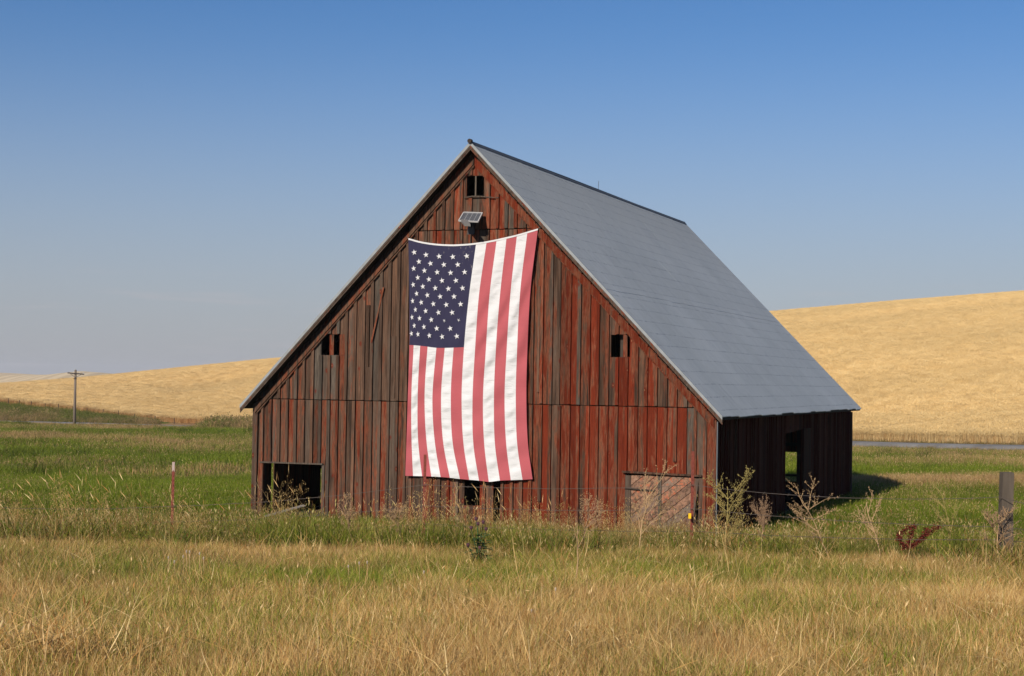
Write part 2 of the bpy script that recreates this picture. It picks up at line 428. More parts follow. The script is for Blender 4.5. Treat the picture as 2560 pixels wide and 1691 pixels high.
# far hills beyond the crest on the left
hx = np.linspace(-3500, 2500, 241); hy = np.linspace(1300, 2600, 60)
HX, HY = np.meshgrid(hx, hy)
def far_h(x, y):
    z = -10 + 0 * x
    for cx_, cy_, h_, wx, wy in ((-640, 1900, 14.5, 170, 260), (-420, 1560, 17.0, 62, 150), (-485, 1600, 13.5, 55, 150), (-900, 1800, 15, 260, 220), (-300, 2000, 12, 120, 200), (300, 2100, 9, 500, 220), (1200, 2200, 12, 500, 200), (-1900, 2000, 20, 500, 250)):
        z = np.maximum(z, -10 + h_ * np.exp(-((x - cx_) / wx) ** 2 - ((y - cy_) / wy) ** 2))
    return z + (fbm(x / 90, y / 90, 3) - .5) * 1.2
fm = NT('pale_contour_stubble', .9, .1)
fw = fm.n('TexWave', wave_type='BANDS', bands_direction='X'); fw.inputs['Scale'].default_value = .022; fw.inputs['Distortion'].default_value = 3; fw.inputs['Detail'].default_value = 2; fw.inputs['Detail Scale'].default_value = .3
fm.l(fm.coord(), fw.inputs['Vector'])
fm.col(fm.mix(fm.rng(fw.outputs['Fac'], .3, .7), (.50, .38, .22), (.62, .49, .30)))
grid_mesh('far_hills', HX, HY, far_h(HX, HY), fm.m)

# road
rm = NT('grey_gravel_road', .9, .2)
r1 = rm.noise(rm.coord(), .5, 5); rm.col(rm.mix(rm.rng(r1, .3, .7), (.135, .128, .12), (.22, .21, .195)))
ur = np.linspace(-1.2, 1.3, 500); wr = np.linspace(-2.7, 2.7, 7)
UR, WR = np.meshgrid(ur, wr)
cxr = ur * yroad(ur); cyr = yroad(ur)
k = np.hanning(31); k /= k.sum()
cxr = np.convolve(np.pad(cxr, 15, 'reflect', reflect_type='odd'), k, 'valid'); cyr = np.convolve(np.pad(cyr, 15, 'reflect', reflect_type='odd'), k, 'valid')
tx = np.gradient(cxr); ty = np.gradient(cyr); tl = np.hypot(tx, ty); nx_, ny_ = -ty / tl, tx / tl
RX = cxr[None] + WR * nx_[None]; RY = cyr[None] + WR * ny_[None]
RZ = np.repeat(H(cxr, cyr, False)[None], 7, 0) + .42 - .06 * (np.abs(WR) / 2.7) ** 2
RZ[0] -= .4; RZ[-1] -= .4
grid_mesh('road', RX, RY, RZ, rm.m)

# ------------------------------------------------------------------ barn
YAW = -.3745; BX, BY = -5.9634, 36.8716
W_, L_ = 11.0, 17.0
RA, RH = 5.4855, 8.4675            # ridge
OF, OB, SE = .337, .587, .2185
ZE = 2.56                          # top of roof at the eave tips
SLL = (RH - ZE) / (RA + SE); SLR = (RH - ZE) / (W_ + SE - RA)
def zroof(a): return RH - (RA - a) * SLL if a < RA else RH - (a - RA) * SLR
barn = empty('barn', (BX, BY, 0), YAW)
tag(barn, 'old weathered red board barn with a steep grey roof and open doorways', 'barn')
cb, sb = math.cos(YAW), math.sin(YAW)
def b2w(a, b, z): return Vector((BX + a * cb - b * sb, BY + a * sb + b * cb, z))
def onwall(x, y, off=0.0):
    """barn (a, b, z) of photo point (x, y) on the plane b = -off"""
    d = pix(x, y, 1.0); d.z -= CAMZ
    n = (-sb, cb); t = ((n[0] * BX + n[1] * BY) - off) / (n[0] * d.x + n[1] * d.y)
    X, Y = d.x * t - BX, d.y * t - BY
    return (X * cb + Y * sb, -off, d.z * t + CAMZ)

def clip(poly, A, B, Cc):           # keep A*a + B*z <= Cc
    out = []
    for i in range(len(poly)):
        p, q = poly[i], poly[(i + 1) % len(poly)]
        fp, fq = A * p[0] + B * p[1] - Cc, A * q[0] + B * q[1] - Cc
        if fp <= 0: out.append(p)
        if fp * fq < 0:
            t = fp / (fp - fq); out.append((p[0] + t * (q[0] - p[0]), p[1] + t * (q[1] - p[1])))
    return out
UND = .13                           # roof underside below its top, measured upright
def cliproof(poly, extra=0.):
    poly = clip(poly, -SLL, 1, RH - RA * SLL - UND - extra)
    return clip(poly, SLR, 1, RH + RA * SLR - UND - extra) if len(poly) > 2 else poly

OPEN = [(5.28, 5.70, 7.30, 7.765), (1.741, 2.185, 3.763, 4.238), (8.695, 9.121, 3.78, 4.256),
        (0.263, 1.80, -.3, 1.235), (5.341, 5.714, .48, 1.07), (6.028, 6.2, .05, 1.07), (9.05, 10.70, -.3, 1.30), (2.93, 2.985, 3.5, 4.9), (3.60, 3.635, 2.80, 4.2), (4.05, 4.08, .2, 1.4)]
wall_f = MB()
for z in (.25, 1.42, 2.74, 4.6, 6.56):
    a0, a1 = .05, W_ - .05
    z_ = z + .1
    if z_ > 2.7: a0 = max(a0, RA - (RH - UND - z_) / SLL); a1 = min(a1, RA + (RH - UND - z_) / SLR)
    seg = [(a0, a1)]
    for o0, o1, p0, p1 in OPEN:
        if p0 - .12 < z < p1 + .02:
            seg = [s for x0, x1 in seg for s in ((x0, min(x1, o0)), (max(x0, o1), x1)) if s[1] - s[0] > .05]
    for x0, x1 in seg: wall_f.box(x0, x1, .032, .13, z, z + .12)
for a in (.1, 1.9, 3.3, 4.9, 6.4, 8.2, 9.0 - .1, 10.8):
    zt = min(zroof(a) - UND - .12, 7.9); wall_f.box(a - .05, a + .05, .14, .26, 0, zt)
front = wall_f.build('front_wall', WOODIN, barn)

def redness(a, z):
    r = .30 + .27 * float(sstep(4.5, 8.5, a)) + .06 * float(sstep(2.9, 5, z)) * (a < 6) + .07 * float(sstep(2.4, 5, a))
    if z < 2.7: r += .05
    return r
def wcol(a, z, bat=False):
    r = redness(a, z) + random.gauss(0, .15) - (.08 if bat else 0)
    br = max(.62, random.gauss(1.0, .17)) * (1.06 if not bat else 1.0)
    gy = min(.8, max(.05, random.gauss(.30 if not bat else .38, .15) + (.06 if a < 3.5 else 0)))
    if random.random() < .12: r -= .25; gy += .2
    return (max(0.02, r), br, gy, 1)

PITCHB = .2157
tiers = [(-.35, 2.725, 0.0), (2.735, 6.56, 0.006), (6.57, 8.4, 0.012)]
ncol = 51
def emit(name, pieces, b0, b1, col):
    if not pieces: return
    mb = MB()
    for p in pieces: mb.prism(p, b0, b1)
    o = mb.build(name, WOOD, front, color=col); return o
for ti, (z0, z1, db) in enumerate(tiers):
    for i in range(ncol):
        a0 = i * PITCHB; a1 = a0 + PITCHB
        j0, j1 = random.uniform(0, .007), random.uniform(0, .007)
        e0 = max(a0 + j0, .0); e1 = min(a1 - j1, W_)
        if e1 - e0 < .03: continue
        if z1 > 2.7 and zroof((a0 + a1) / 2) - UND < z0 + .02: continue
        lo = z0 + (random.uniform(0, .012)); hi = z1 - random.uniform(0, .006)
        ov = [o for o in OPEN if o[0] < e1 - .012 and o[1] > e0 + .012 and o[2] < hi and o[3] > lo]
        polys = []
        def rect(x0, x1, y0, y1, tw=0.0):
            return cliproof([(x0 + tw, y0), (x1 + tw, y0), (x1, y1), (x0, y1)])
        tw = random.gauss(0, .008)
        bb = -.022 - db - random.uniform(0, .006)
        if not ov:
            if ti == 0 and 1.35 < a0 < 1.62: tw = -.05        # two slipped boards above the left doorway
            emit('board', [p for p in [rect(e0, e1, lo, hi, tw)] if len(p) > 2], bb, .03, wcol(a0, z0))
        else:
            o = ov[0]
            groups = []
            if hi > o[3] + .02:
                t2 = 0.0
                if o[0] < .3 and 1.25 < a0 < 1.75: t2 = -.045 if a0 < 1.5 else -.07
                if ti == 0 and 0.1 < a0 < 1.9: lo2 = o[3] + random.uniform(0, .012)
                else: lo2 = o[3] + random.uniform(-.005, .004)
                groups.append([rect(e0, e1, lo2, hi, t2)])
            low = []
            if o[2] > lo + .02: low.append(rect(e0, e1, lo, o[2] - random.uniform(0, .008)))
            if o[0] - e0 > .015: low.append(rect(e0, o[0], max(lo, o[2]), o[3]))
            if e1 - o[1] > .015: low.append(rect(o[1], e1, max(lo, o[2]), o[3]))
            if low: groups.append(low)
            for g in groups: emit('board', [p for p in g if len(p) > 2], bb, .03, wcol(a0, z0))
        # batten over the joint on the right of this board
        ac = a1
        if ac > W_ - .14: continue
        hw = random.uniform(.030, .040)
        segs = [(z0 + random.uniform(0, .02), z1 - random.uniform(0, .01))]
        for o in OPEN:
            if o[0] - .03 < ac < o[1] + .03:
                segs = [s for x0, x1 in segs for s in ((x0, min(x1, o[2] - .01)), (max(x0, o[3] + .012), x1)) if s[1] - s[0] > .06]
        rr = random.random()
        if rr < .05 and not 3.8 < ac < 7 and segs: s = segs[-1]; segs[-1] = (s[0] + (s[1] - s[0]) * random.uniform(.15, .5), s[1])
        elif rr < .075 and z0 > 0: segs = []
        for s0, s1 in segs:
            t_ = random.gauss(0, .004)
            p = cliproof([(ac - hw + t_, s0), (ac + hw + t_, s0), (ac + hw, s1), (ac - hw, s1)])
            if len(p) > 2:
                mb = MB().prism(p, -.064 - db - random.uniform(0, .008), -.0285 - db)
                mb.build('batten', WOOD, front, color=wcol(a0, z0, True))
# a split batten hanging loose on the left
MB().bar((3.02, -.085, 4.05), (3.30, -.075, 5.30), .035, .022, (0, 1, 0)).build('batten', WOOD, front, color=(.5, 1.35, .2, 1))
MB().box(7.03, 7.08, -.083, -.066, 3.0, 5.3).build('batten', WOOD, front, color=(.3, 1.4, .3, 1))

# corner boards, lintels, window bits
MB().box(W_ - .155, W_ + .03, -.080, -.040, .05, 2.48).build('corner_board', WOOD, front, color=(.52, 1.0, .42, 1))
MB().box(-.03, .10, -.080, -.040, -.3, 2.62).build('corner_board', WOOD, front, color=(.20, .9, .5, 1))
MB().bar((.17, -.075, 1.255), (1.83, -.075, 1.262), .035, .035, (0, 1, 0)).build('door_lintel', WOOD, front, color=(.12, 1.15, .7, 1))
MB().box(1.80, 1.87, -.06, -.036, .0, 1.24).build('door_jamb', WOOD, front, color=(.15, 1.2, .7, 1))
MB().box(.19, .262, -.06, -.036, -.2, 1.235).build('door_jamb', WOOD, front, color=(.4, .8, .3, 1))
MB().bar((9.0, -.08, 1.345), (10.73, -.08, 1.315), .04, .045, (0, 1, 0)).build('door_lintel', WOOD, front, color=(.28, .9, .45, 1))
MB().box(10.66, 10.80, -.05, .01, -.2, 1.30).build('door_jamb', WOOD, front, color=(.25, 1.0, .5, 1))
MB().box(5.480, 5.512, -.03, .0, 7.30, 7.765).build('window_mullion', GREYW, front)
MB().box(1.925, 2.03, -.022, .0, 3.763, 4.238).build('window_slat', WOOD, front, color=(.62, 1.1, .2, 1))
MB().box(8.965, 9.055, -.022, .0, 3.78, 4.256).build('window_slat', WOOD, front, color=(.66, 1.1, .2, 1))
MB().tube([(5.25, -.09, 7.28), (5.45, -.10, 7.30), (5.66, -.09, 7.295), (5.85, -.09, 7.27), (6.07, -.09, 7.255)], [.014, .016, .015, .013, .012], 6).build('sill_stick', WOOD, front, color=(.1, 1.2, .7, 1))

# rake trim boards along both slopes, in lengths
def rake(side, lo, hi, q0, q1, b0, b1, name, col):
    """strip parallel to the roof; q = drop below the roof underside (upright)"""
    sl_, sgn = (SLL, -1) if side == 'L' else (SLR, 1)
    A = lambda t: RA + sgn * t
    Zt = lambda t, q: RH - t * sl_ - UND - .155 - q
    p = [(A(lo), Zt(lo, q1)), (A(hi), Zt(hi, q1)), (A(hi), Zt(hi, q0)), (A(lo), Zt(lo, q0))]
    MB().prism(p, b0, b1).build(name, WOOD, front, color=col)
for side, ends, rr in (('L', (0.008, 2.1, 4.75, 5.45), .36), ('R', (0.008, 1.75, 3.9, 5.50), .66)):
    for k_ in range(len(ends) - 1):
        lo, hi = ends[k_] + .004, ends[k_ + 1] - .004
        c1 = (rr + random.uniform(-.08, .08), random.uniform(.9, 1.1), .2, 1)
        rake(side, lo, hi, .0, .19 if side == 'R' else .15, -.115, -.092, 'rake_board', c1)
        rake(side, lo, hi, .13 if side == 'R' else .10, .225 if side == 'R' else .205, -.0905, -.079, 'rake_board', (c1[0] - .1, 1.0, .3, 1))

# diagonal plank half door on the right
door = MB().box(9.13, 10.60, -.008, .02, .05, 1.27).build('plank_door', WOODIN, barn)
def para_clip(poly, x0, x1, z0, z1):
    poly = clip(poly, -1, 0, -x0); poly = clip(poly, 1, 0, x1) if len(poly) > 2 else poly
    poly = clip(poly, 0, -1, -z0) if len(poly) > 2 else poly
    return clip(poly, 0, 1, z1) if len(poly) > 2 else poly
for half, (x0, x1, off) in enumerate(((9.19, 9.78, .0), (9.86, 10.56, .04))):
    pw = .178
    for i in range(-12, 12):
        c0 = off + i * pw * 1.2; c1 = c0 + pw * 1.2 - .014
        sl2 = .80
        poly = [(x0 - .5, c0 + sl2 * (-.5)), (x1 + .5, c0 + sl2 * (x1 - x0 + .5)), (x1 + .5, c1 + sl2 * (x1 - x0 + .5)), (x0 - .5, c1 + sl2 * (-.5))]
        poly = para_clip(poly, x0, x1, -.25, 1.275)
        if half == 1 and len(poly) > 2: poly = clip(poly, 1, -.13, 10.60 - .13 * 1.27)
        if len(poly) > 2 and abs(sum(poly[k][0] * poly[(k + 1) % len(poly)][1] - poly[(k + 1) % len(poly)][0] * poly[k][1] for k in range(len(poly)))) > .004:
            MB().prism(poly, -.038 - random.uniform(0, .005), -.012).build('diagonal_board', WOODD, door, color=(random.uniform(.0, .34), random.uniform(1.3, 1.9), random.uniform(.2, .6), 1))
for x0, x1, cc in ((9.06, 9.185, (.2, 1.1, .6, 1)), (9.785, 9.855, (.05, 1.2, .8, 1))):
    MB().box(x0, x1, -.055, -.02, -.2, 1.27).build('door_stile', WOOD, door, color=cc)
MB().prism([(10.43, -.2), (10.50, -.2), (10.665, 1.26), (10.565, 1.26)], -.06, -.03).build('door_stile', WOOD, door, color=(.25, 1.15, .6, 1))
MB().bar((9.06, -.07, 1.0), (9.72, -.07, .97), .025, .04, (0, 1, 0)).build('strap_hinge', WOODIN, door)

# right wall: boards with a doorway, shade put into board and door colours
rw = MB()
for z in (.3, 1.3, 2.1):
    rw.box(W_ - .13, W_ - .03, .1, 6.9 if z < 2.1 else L_ - .1, z, z + .1)
    if z < 2.1: rw.box(W_ - .13, W_ - .03, 9.25, L_ - .1, z, z + .1)
for b in np.arange(.3, L_, 2.4):
    if not 6.9 < b < 9.3: rw.box(W_ - .26, W_ - .14, b, b + .12, 0, 2.3)
right = rw.build('right_wall', WOODIN, barn)
b = .0
while b < L_:
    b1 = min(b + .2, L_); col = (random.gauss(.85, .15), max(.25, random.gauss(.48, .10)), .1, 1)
    z0, zt = -.35, 2.50 + .02 * random.random()
    if 6.95 <= (b + b1) / 2 <= 9.2: z0 = 2.02 + .07 * (b - 6.95) / 2.2
    dx = random.uniform(0, .006)
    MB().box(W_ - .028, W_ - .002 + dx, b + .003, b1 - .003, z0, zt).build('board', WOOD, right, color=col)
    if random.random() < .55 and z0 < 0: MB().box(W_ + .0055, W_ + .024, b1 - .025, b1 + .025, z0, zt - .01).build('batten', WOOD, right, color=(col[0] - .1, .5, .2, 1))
    b = b1
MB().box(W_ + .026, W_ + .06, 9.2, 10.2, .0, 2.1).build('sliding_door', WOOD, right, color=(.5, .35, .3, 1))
MB().box(W_ + .0055, W_ + .05, L_ - .12, L_ + .02, -.2, 2.45).build('corner_board', WOOD, right, color=(.3, .9, .5, 1))
MB().box(W_ + .032, W_ + .045, -.05, .02, -.1, 2.45).build('corner_flashing', EDGE, right)
# left wall with gaps that show the meadow, back wall with a doorway
lw = MB(); 
for z in (.35, 1.4, 2.3): lw.box(.03, .12, .1, L_ - .1, z, z + .1) if z > 1.3 else lw.box(.03, .12, 3.7, L_ - .1, z, z + .1)
left = lw.build('left_wall', WOODIN, barn)
MB().box(-.004, .024, .60, .74, -.3, 1.4).build('board', WOOD, left, color=(.3, .4, .5, 1))
b = .04
while b < L_ - .02:
    b1 = min(b + .21, L_ - .01); m_ = (b + b1) / 2
    poly = None; z0 = -.35
    if .62 < m_ < .86: z0 = 1.3
    elif 2.70 < m_ < 2.86: z0 = 1.12
    elif 3.28 < m_ < 3.45: z0 = .95
    MB().box(.0, .028, b + .001, b1 - .001, z0, 2.6).build('board', WOOD, left, color=(.3, .8, .5, 1)); b = b1
MB().box(-.004, .024, 2.70, 2.9, -.3, .55).build('board', WOOD, left, color=(.3, .8, .5, 1))
MB().box(-.004, .024, 3.25, 3.46, -.3, .35).build('board', WOOD, left, color=(.3, .8, .5, 1))
bw = MB()
for z in (1.35, 2.5, 4.4): bw.box(max(.05, RA - (RH - .35 - z) / SLL), min(W_ - .05, RA + (RH - .35 - z) / SLR), L_ - .13, L_ - .03, z, z + .1)
back = bw.build('back_wall', WOODIN, barn)
a = .03
while a < W_ - .03:
    a1 = min(a + .27, W_ - .03)
    if 8.88 < (a + a1) / 2 < 9.62:
        p2 = cliproof([(a, 1.16), (a1, 1.16), (a1, 8.4), (a, 8.4)])
        MB().prism([(a, -.3), (a1, -.3), (a1, .24), (a, .24)], L_ - .028, L_).build('board', WOOD, back, color=(.4, .9, .4, 1))
    else:
        p2 = cliproof([(a, -.3), (a1, -.3), (a1, 8.4), (a, 8.4)])
    if len(p2) > 2: MB().prism(p2, L_ - .028, L_).build('board', WOOD, back, color=(.4, .9, .4, 1))
    a = a1 + .0005
MB().box(8.7, 9.75, L_ - .07, L_ - .035, .40, .47).build('rail', WOODIN, back)
# inner frame: posts, tie beams, hay-loft deck keep the inside dark
for a_ in (3.4, 7.6):
    for b_ in (3.5, 7.0, 10.5, 14.0): MB().box(a_ - .09, a_ + .09, b_ - .09, b_ + .09, 0, 4.6).build('post', WOODIN, barn)
MB().box(.15, W_ - .15, .3, L_ - .3, 2.42, 2.47).build('loft_floor', WOODIN, barn)
MB().box(3.2, 3.24, .3, 5.8, 0, 2.4).build('stall_partition', WOODIN, barn)
MB().box(.2, W_ - .2, .3, L_ - .3, -.05, .02).build('dirt_floor', mat_plain('dry_dirt', (.07, .05, .035), .95, .1), barn)

# roof: deck, sheets in two tiers on each slope, rakes and ridge
rf = MB()
DT = .055
def rpt(side, t, b, dz):      # t = horizontal distance from ridge
    sl_, sgn = (SLL, -1) if side == 'L' else (SLR, 1)
    return (RA + sgn * t, b, RH - t * sl_ + dz)
for side, tm in (('L', RA + SE), ('R', W_ + SE - RA)):
    q = [rpt(side, 0, -OF + .02, -UND + .03), rpt(side, tm - .03, -OF + .02, -UND + .03), rpt(side, tm - .03, L_ + OB - .02, -UND + .03), rpt(side, 0, L_ + OB - .02, -UND + .03),
         rpt(side, 0, -OF + .02, -.022), rpt(side, tm - .03, -OF + .02, -.022), rpt(side, tm - .03, L_ + OB - .02, -.022), rpt(side, 0, L_ + OB - .02, -.022)]
    rf.hexa(q)
    for b_ in np.arange(.4, L_, .8):
        rf.hexa([rpt(side, .05, b_, -UND - .10), rpt(side, tm - .4, b_, -UND - .10), rpt(side, tm - .4, b_ + .06, -UND - .10), rpt(side, .05, b_ + .06, -UND - .10),
                 rpt(side, .05, b_, -UND + .028), rpt(side, tm - .4, b_, -UND + .028), rpt(side, tm - .4, b_ + .06, -UND + .028), rpt(side, .05, b_ + .06, -UND + .028)])
roof = rf.build('roof', SOFFIT, barn)
for side, tm in (('L', RA + SE), ('R', W_ + SE - RA)):
    tmid = tm * .54
    for tier, (t0, t1, lift) in enumerate(((.02, tmid + .06, .006), (tmid, tm, .0))):
        b = -OF; i = 0
        while b < L_ + OB - .01:
            b1 = min(b + .735, L_ + OB); 
            if L_ + OB - b1 < .2: b1 = L_ + OB
            l0, l1 = lift + .0, lift + (.0012 if i % 3 else .005)
            te = t1 + (random.uniform(-.012, .02) if tier else random.uniform(-.01, .01))
            sag = lambda bb: -.0 * math.sin(math.pi * max(0, min(1, bb / L_))) * 1.0
            nseg = 4; mb = MB(); top = []
            for k_ in range(nseg + 1):
                t = t0 + (te - t0) * k_ / nseg; w_ = random.uniform(-.0012, .0012)
                fr = t / tm
                top.append((rpt(side, t, b + .002, l0 + w_ + sag(b) * fr * fr), rpt(side, t, b1 - .0005, l1 + w_ + sag(b1) * fr * fr)))
            v = []; f = []
            for p, q in top: v += [p, q]
            n0 = len(v)
            for p, q in top: v += [(p[0], p[1], p[2] - .016), (q[0], q[1], q[2] - .016)]
            for k_ in range(nseg):
                x = 2 * k_; f += [(x, x + 1, x + 3, x + 2), (n0 + x, n0 + x + 2, n0 + x + 3, n0 + x + 1), (x, x + 2, n0 + x + 2, n0 + x), (x + 1, n0 + x + 1, n0 + x + 3, x + 3)]
            f += [(0, n0, n0 + 1, 1), (2 * nseg, 2 * nseg + 1, n0 + 2 * nseg + 1, n0 + 2 * nseg)]
            mb.add(v, f).build('roof_sheet', ROOF, roof)
            b = b1; i += 1
    # metal edge strip and bargeboards at the front rake
    for nm, mt, q0, q1, b0, b1_ in (('edge_strip', EDGE, .018, -.062, -OF - .018, -OF - .001), ('bargeboard', WOOD, -.0625, -.118, -OF - .012, -OF + .012), ('bargeboard', WOOD, -.124, -.165, -OF + .0, -OF + .019)):
        n = 14; mb = MB()
        for k_ in range(n):
            ta, tb = tm * k_ / n, tm * (k_ + 1) / n
            mb.hexa([rpt(side, ta, b0, q1), rpt(side, tb, b0, q1), rpt(side, tb, b1_, q1), rpt(side, ta, b1_, q1), rpt(side, ta, b0, q0), rpt(side, tb, b0, q0), rpt(side, tb, b1_, q0), rpt(side, ta, b1_, q0)])
        mb.build(nm, mt, roof, color=(.15 if side == 'L' else .3, 1.1, .6, 1))
MB().add([(RA - .07, -OF - .01, RH - .045), (RA, -OF - .01, RH + .03), (RA + .07, -OF - .01, RH - .045), (RA - .07, L_ + OB, RH - .045), (RA, L_ + OB, RH + .03), (RA + .07, L_ + OB, RH - .045)],
         [(0, 1, 4, 3), (1, 2, 5, 4)]).tube([(RA, -OF - .05, RH + .025), (RA, 6, RH + .035), (RA, 12, RH + .02), (RA, L_ + OB, RH + .03)], .010, 6).build('ridge_cap', mat_plain('dark_ridge_metal', (.10, .10, .10), .6, .4, .3), roof)
MB().tube([(RA, -OF - .07, RH + .02), (RA, -OF + .03, RH + .03)], [.05, .045], 8).build('ridge_end', SOFFIT, roof)
MB().tube([(RA, 8.6, RH), (RA + .01, 8.6, RH + .26)], .006, 5).build('lightning_rod', WIRE, roof)

# ------------------------------------------------------------------ flag
def mat_cloth(name, c, pucker=0.0, fade=.1):
    m = NT(name, .85, .15)
    n = m.noise(m.coord((1, 1, 1)), 3, 5); m.col(m.mix(n, tuple(x * (1 - fade) for x in c), tuple(min(1, x * (1 + fade)) for x in c)))
    wv = m.noise(m.coord((1.2, 1, 6)), 3.5, 4, .6, .8)
    n2 = m.noise(m.coord((1, 1, 1)), 260, 2)
    m.bump(m.math('ADD', m.math('MULTIPLY', wv, pucker), m.math('MULTIPLY', n2, .02)), .9, .05)
    tr = m.n('BsdfTranslucent'); tr.inputs[0].default_value = (*c, 1); ms = m.n('MixShader'); ms.inputs[0].default_value = .12
    m.l(m.b.outputs[0], ms.inputs[1]); m.l(tr.outputs[0], ms.inputs[2]); m.l(ms.outputs[0], m.out.inputs[0])
    return m.m
def mat_canton():
    m = NT('navy_cloth', .85, .15)
    n = m.noise(m.coord((1, 1, .12)), 22, 5, .7)
    tcx = m.n('TexCoord'); s_ = m.n('SeparateXYZ'); m.l(tcx.outputs['Object'], s_.inputs[0])
    # worn pale nicks, thickest towards the top right corner of the canton
    th = m.rng(m.math('SUBTRACT', m.math('MULTIPLY', s_.outputs[0], .8), m.math('MULTIPLY', m.math('SUBTRACT', 6.3, s_.outputs[2]), .5)), 3.5, 4.5, .745, .625)
    nick = m.math('GREATER_THAN', m.noise(m.coord((1, 1, .13)), 46, 3, .62), th)
    c = m.mix(n, (.021, .020, .046), (.031, .029, .062)); c = m.mix(m.math('MULTIPLY', nick, .6), c, (.38, .34, .30)); m.col(c)
    m.bump(m.noise(m.coord((1, 1, .3)), 2.5, 3), .6, .06)
    return m.m
RED = mat_cloth('faded_red_cloth', (.40, .092, .106), .10, .12); WHT = mat_cloth('white_cloth', (.62, .62, .63), .34, .03); NAVY = mat_canton()
def cat(xs_, ys_):
    xs_, ys_ = np.array(xs_, float), np.array(ys_, float); m_ = np.gradient(ys_, xs_)
    def f(x):
        x = np.clip(x, xs_[0], xs_[-1]); i = np.clip(np.searchsorted(xs_, x, 'right') - 1, 0, len(xs_) - 2)
        h_ = xs_[i + 1] - xs_[i]; t = (x - xs_[i]) / h_
        return (2 * t**3 - 3 * t**2 + 1) * ys_[i] + (t**3 - 2 * t**2 + t) * h_ * m_[i] + (-2 * t**3 + 3 * t**2) * ys_[i + 1] + (t**3 - t**2) * h_ * m_[i + 1]
    return f
topy = cat([1021, 1050, 1080, 1110, 1135, 1160, 1190, 1230, 1260, 1290, 1318, 1345], [599, 607, 612, 614.5, 615, 613.8, 611, 604.5, 598, 591, 583, 575])
rows_v = [0, .22, .455, .68, .865, 1.0]
rows_x = [list(np.linspace(1021, 1190, 8)) + [1216.3, 1241.3, 1266.2, 1292.2, 1318.2, 1344.5],
          [1023, 1041, 1061, 1082, 1104, 1127, 1150, 1173, 1198, 1224.6, 1251, 1277, 1301.3, 1327],
          [1023.4, 1034.2, 1050.5, 1069, 1091, 1111.8, 1134, 1160, 1188, 1215, 1240, 1267, 1293, 1318.7],
          [1019.3, 1028.3, 1044, 1061.4, 1081, 1102.6, 1127, 1154, 1181.2, 1207.3, 1234.8, 1261.4, 1289.5, 1315.9],
          [1015.9, 1029.1, 1045.9, 1067, 1088, 1109, 1132.9, 1159.6, 1184.3, 1211.5, 1238.1, 1266.2, 1293.7, 1320.4],
          [1013.1, 1032.5, 1055.2, 1078.2, 1101.5, 1124.5, 1149.8, 1173, 1197.5, 1221.9, 1249.9, 1276.9, 1306.3, 1331.3]]
bfun = [cat(rows_v, [r[i] for r in rows_x]) for i in range(14)]
boty = cat([1013, 1055, 1101, 1125, 1150, 1197, 1222, 1250, 1277, 1306, 1332], [1190, 1191, 1193, 1195, 1198, 1202, 1205, 1202, 1201, 1200, 1198.5])
midy = cat([1013, 1023, 1060, 1091, 1120, 1160, 1200, 1332], [863, 863, 866, 870, 870, 868.5, 868, 867])
def fpix(s, v):      # s: 0..13 stripe coordinate; v 0..1 down
    i = min(12, int(s)); f_ = s - i
    x = float(bfun[i](v)) * (1 - f_) + float(bfun[i + 1](v)) * f_
    xt = float(bfun[i](0)) * (1 - f_) + float(bfun[i + 1](0)) * f_; xb = float(bfun[i](1)) * (1 - f_) + float(bfun[i + 1](1)) * f_; xm = float(bfun[i](.455)) * (1 - f_) + float(bfun[i + 1](.455)) * f_
    yt, ym, yb = float(topy(xt)), float(midy(xm)), float(boty(xb))
    y = yt + (ym - yt) * v / .455 if v < .455 else ym + (yb - ym) * (v - .455) / .545
    return x, y
def fdisp(s, v):     # how far the cloth stands off the boards
    a_, z_ = s / 13 * 3.05, v * 5.4
    d = .155 + .03 * math.sin(s * .7 + v * 3) * v
    # long diagonal pulls from the top right corner
    ph = (a_ * .95 + z_ * .42) * 9 + 2.2 * float(vnoise(a_ * 1.3, z_ * .7))
    d += .026 * math.sin(ph * 1.5) * float(sstep(5, 9, s)) * math.exp(-((v - .36) / .27) ** 2)
    ph2 = (a_ * .5 + z_ * 1.0) * 8.5 + 3 * float(vnoise(a_ * .9, z_ * .9 + 7))
    d += .014 * math.sin(ph2) * float(sstep(.3, .6, v)) 
    d += .06 * (float(fbm(a_ * 1.2, z_ * .8 + 3, 3)) - .5)
    d += .045 * float(sstep(.9, 1.0, v)) * math.sin(s / 13 * math.pi)
    i = int(min(12.999, s))
    if (i % 2 == 1 and s > .02) and not (s < 7 and v < .455):   # white stripes pucker
        e_ = math.sin((s - i) * math.pi)
        k_ = z_ * 17 + a_ * 4 + 4 * float(vnoise(a_ * 3, z_ * 1.7))
        d += e_ * .0105 * (math.sin(k_) + .6 * math.sin(k_ * 1.9 + i)) * (.4 + 1.1 * v)
        d += e_ * .004
    return d
def fpt(s, v, extra=0.0):
    x, y = fpix(s, v); return onwall(x, y, fdisp(s, v) + extra)
flag = empty('flag', (BX, BY, 0), YAW)
tag(flag, 'large faded red and white striped flag with starred navy canton hung on the barn', 'flag')
def patch(name, s0, s1, v0, v1, ns, nv, mat):
    v = []; f = []
    for j in range(nv + 1):
        for i in range(ns + 1):
            ss = s0 + (s1 - s0) * i / ns; ss = min(max(ss, s0 + 1e-4), s1 - 1e-4)
            v.append(fpt(ss, v0 + (v1 - v0) * j / nv))
    for j in range(nv):
        for i in range(ns):
            p = j * (ns + 1) + i; f.append((p, p + ns + 1, p + ns + 2, p + 1))
    return MB().add(v, f).build(name, mat, flag, smooth=True)
canton = patch('canton', 0, 7, 0, .455, 42, 50, NAVY)
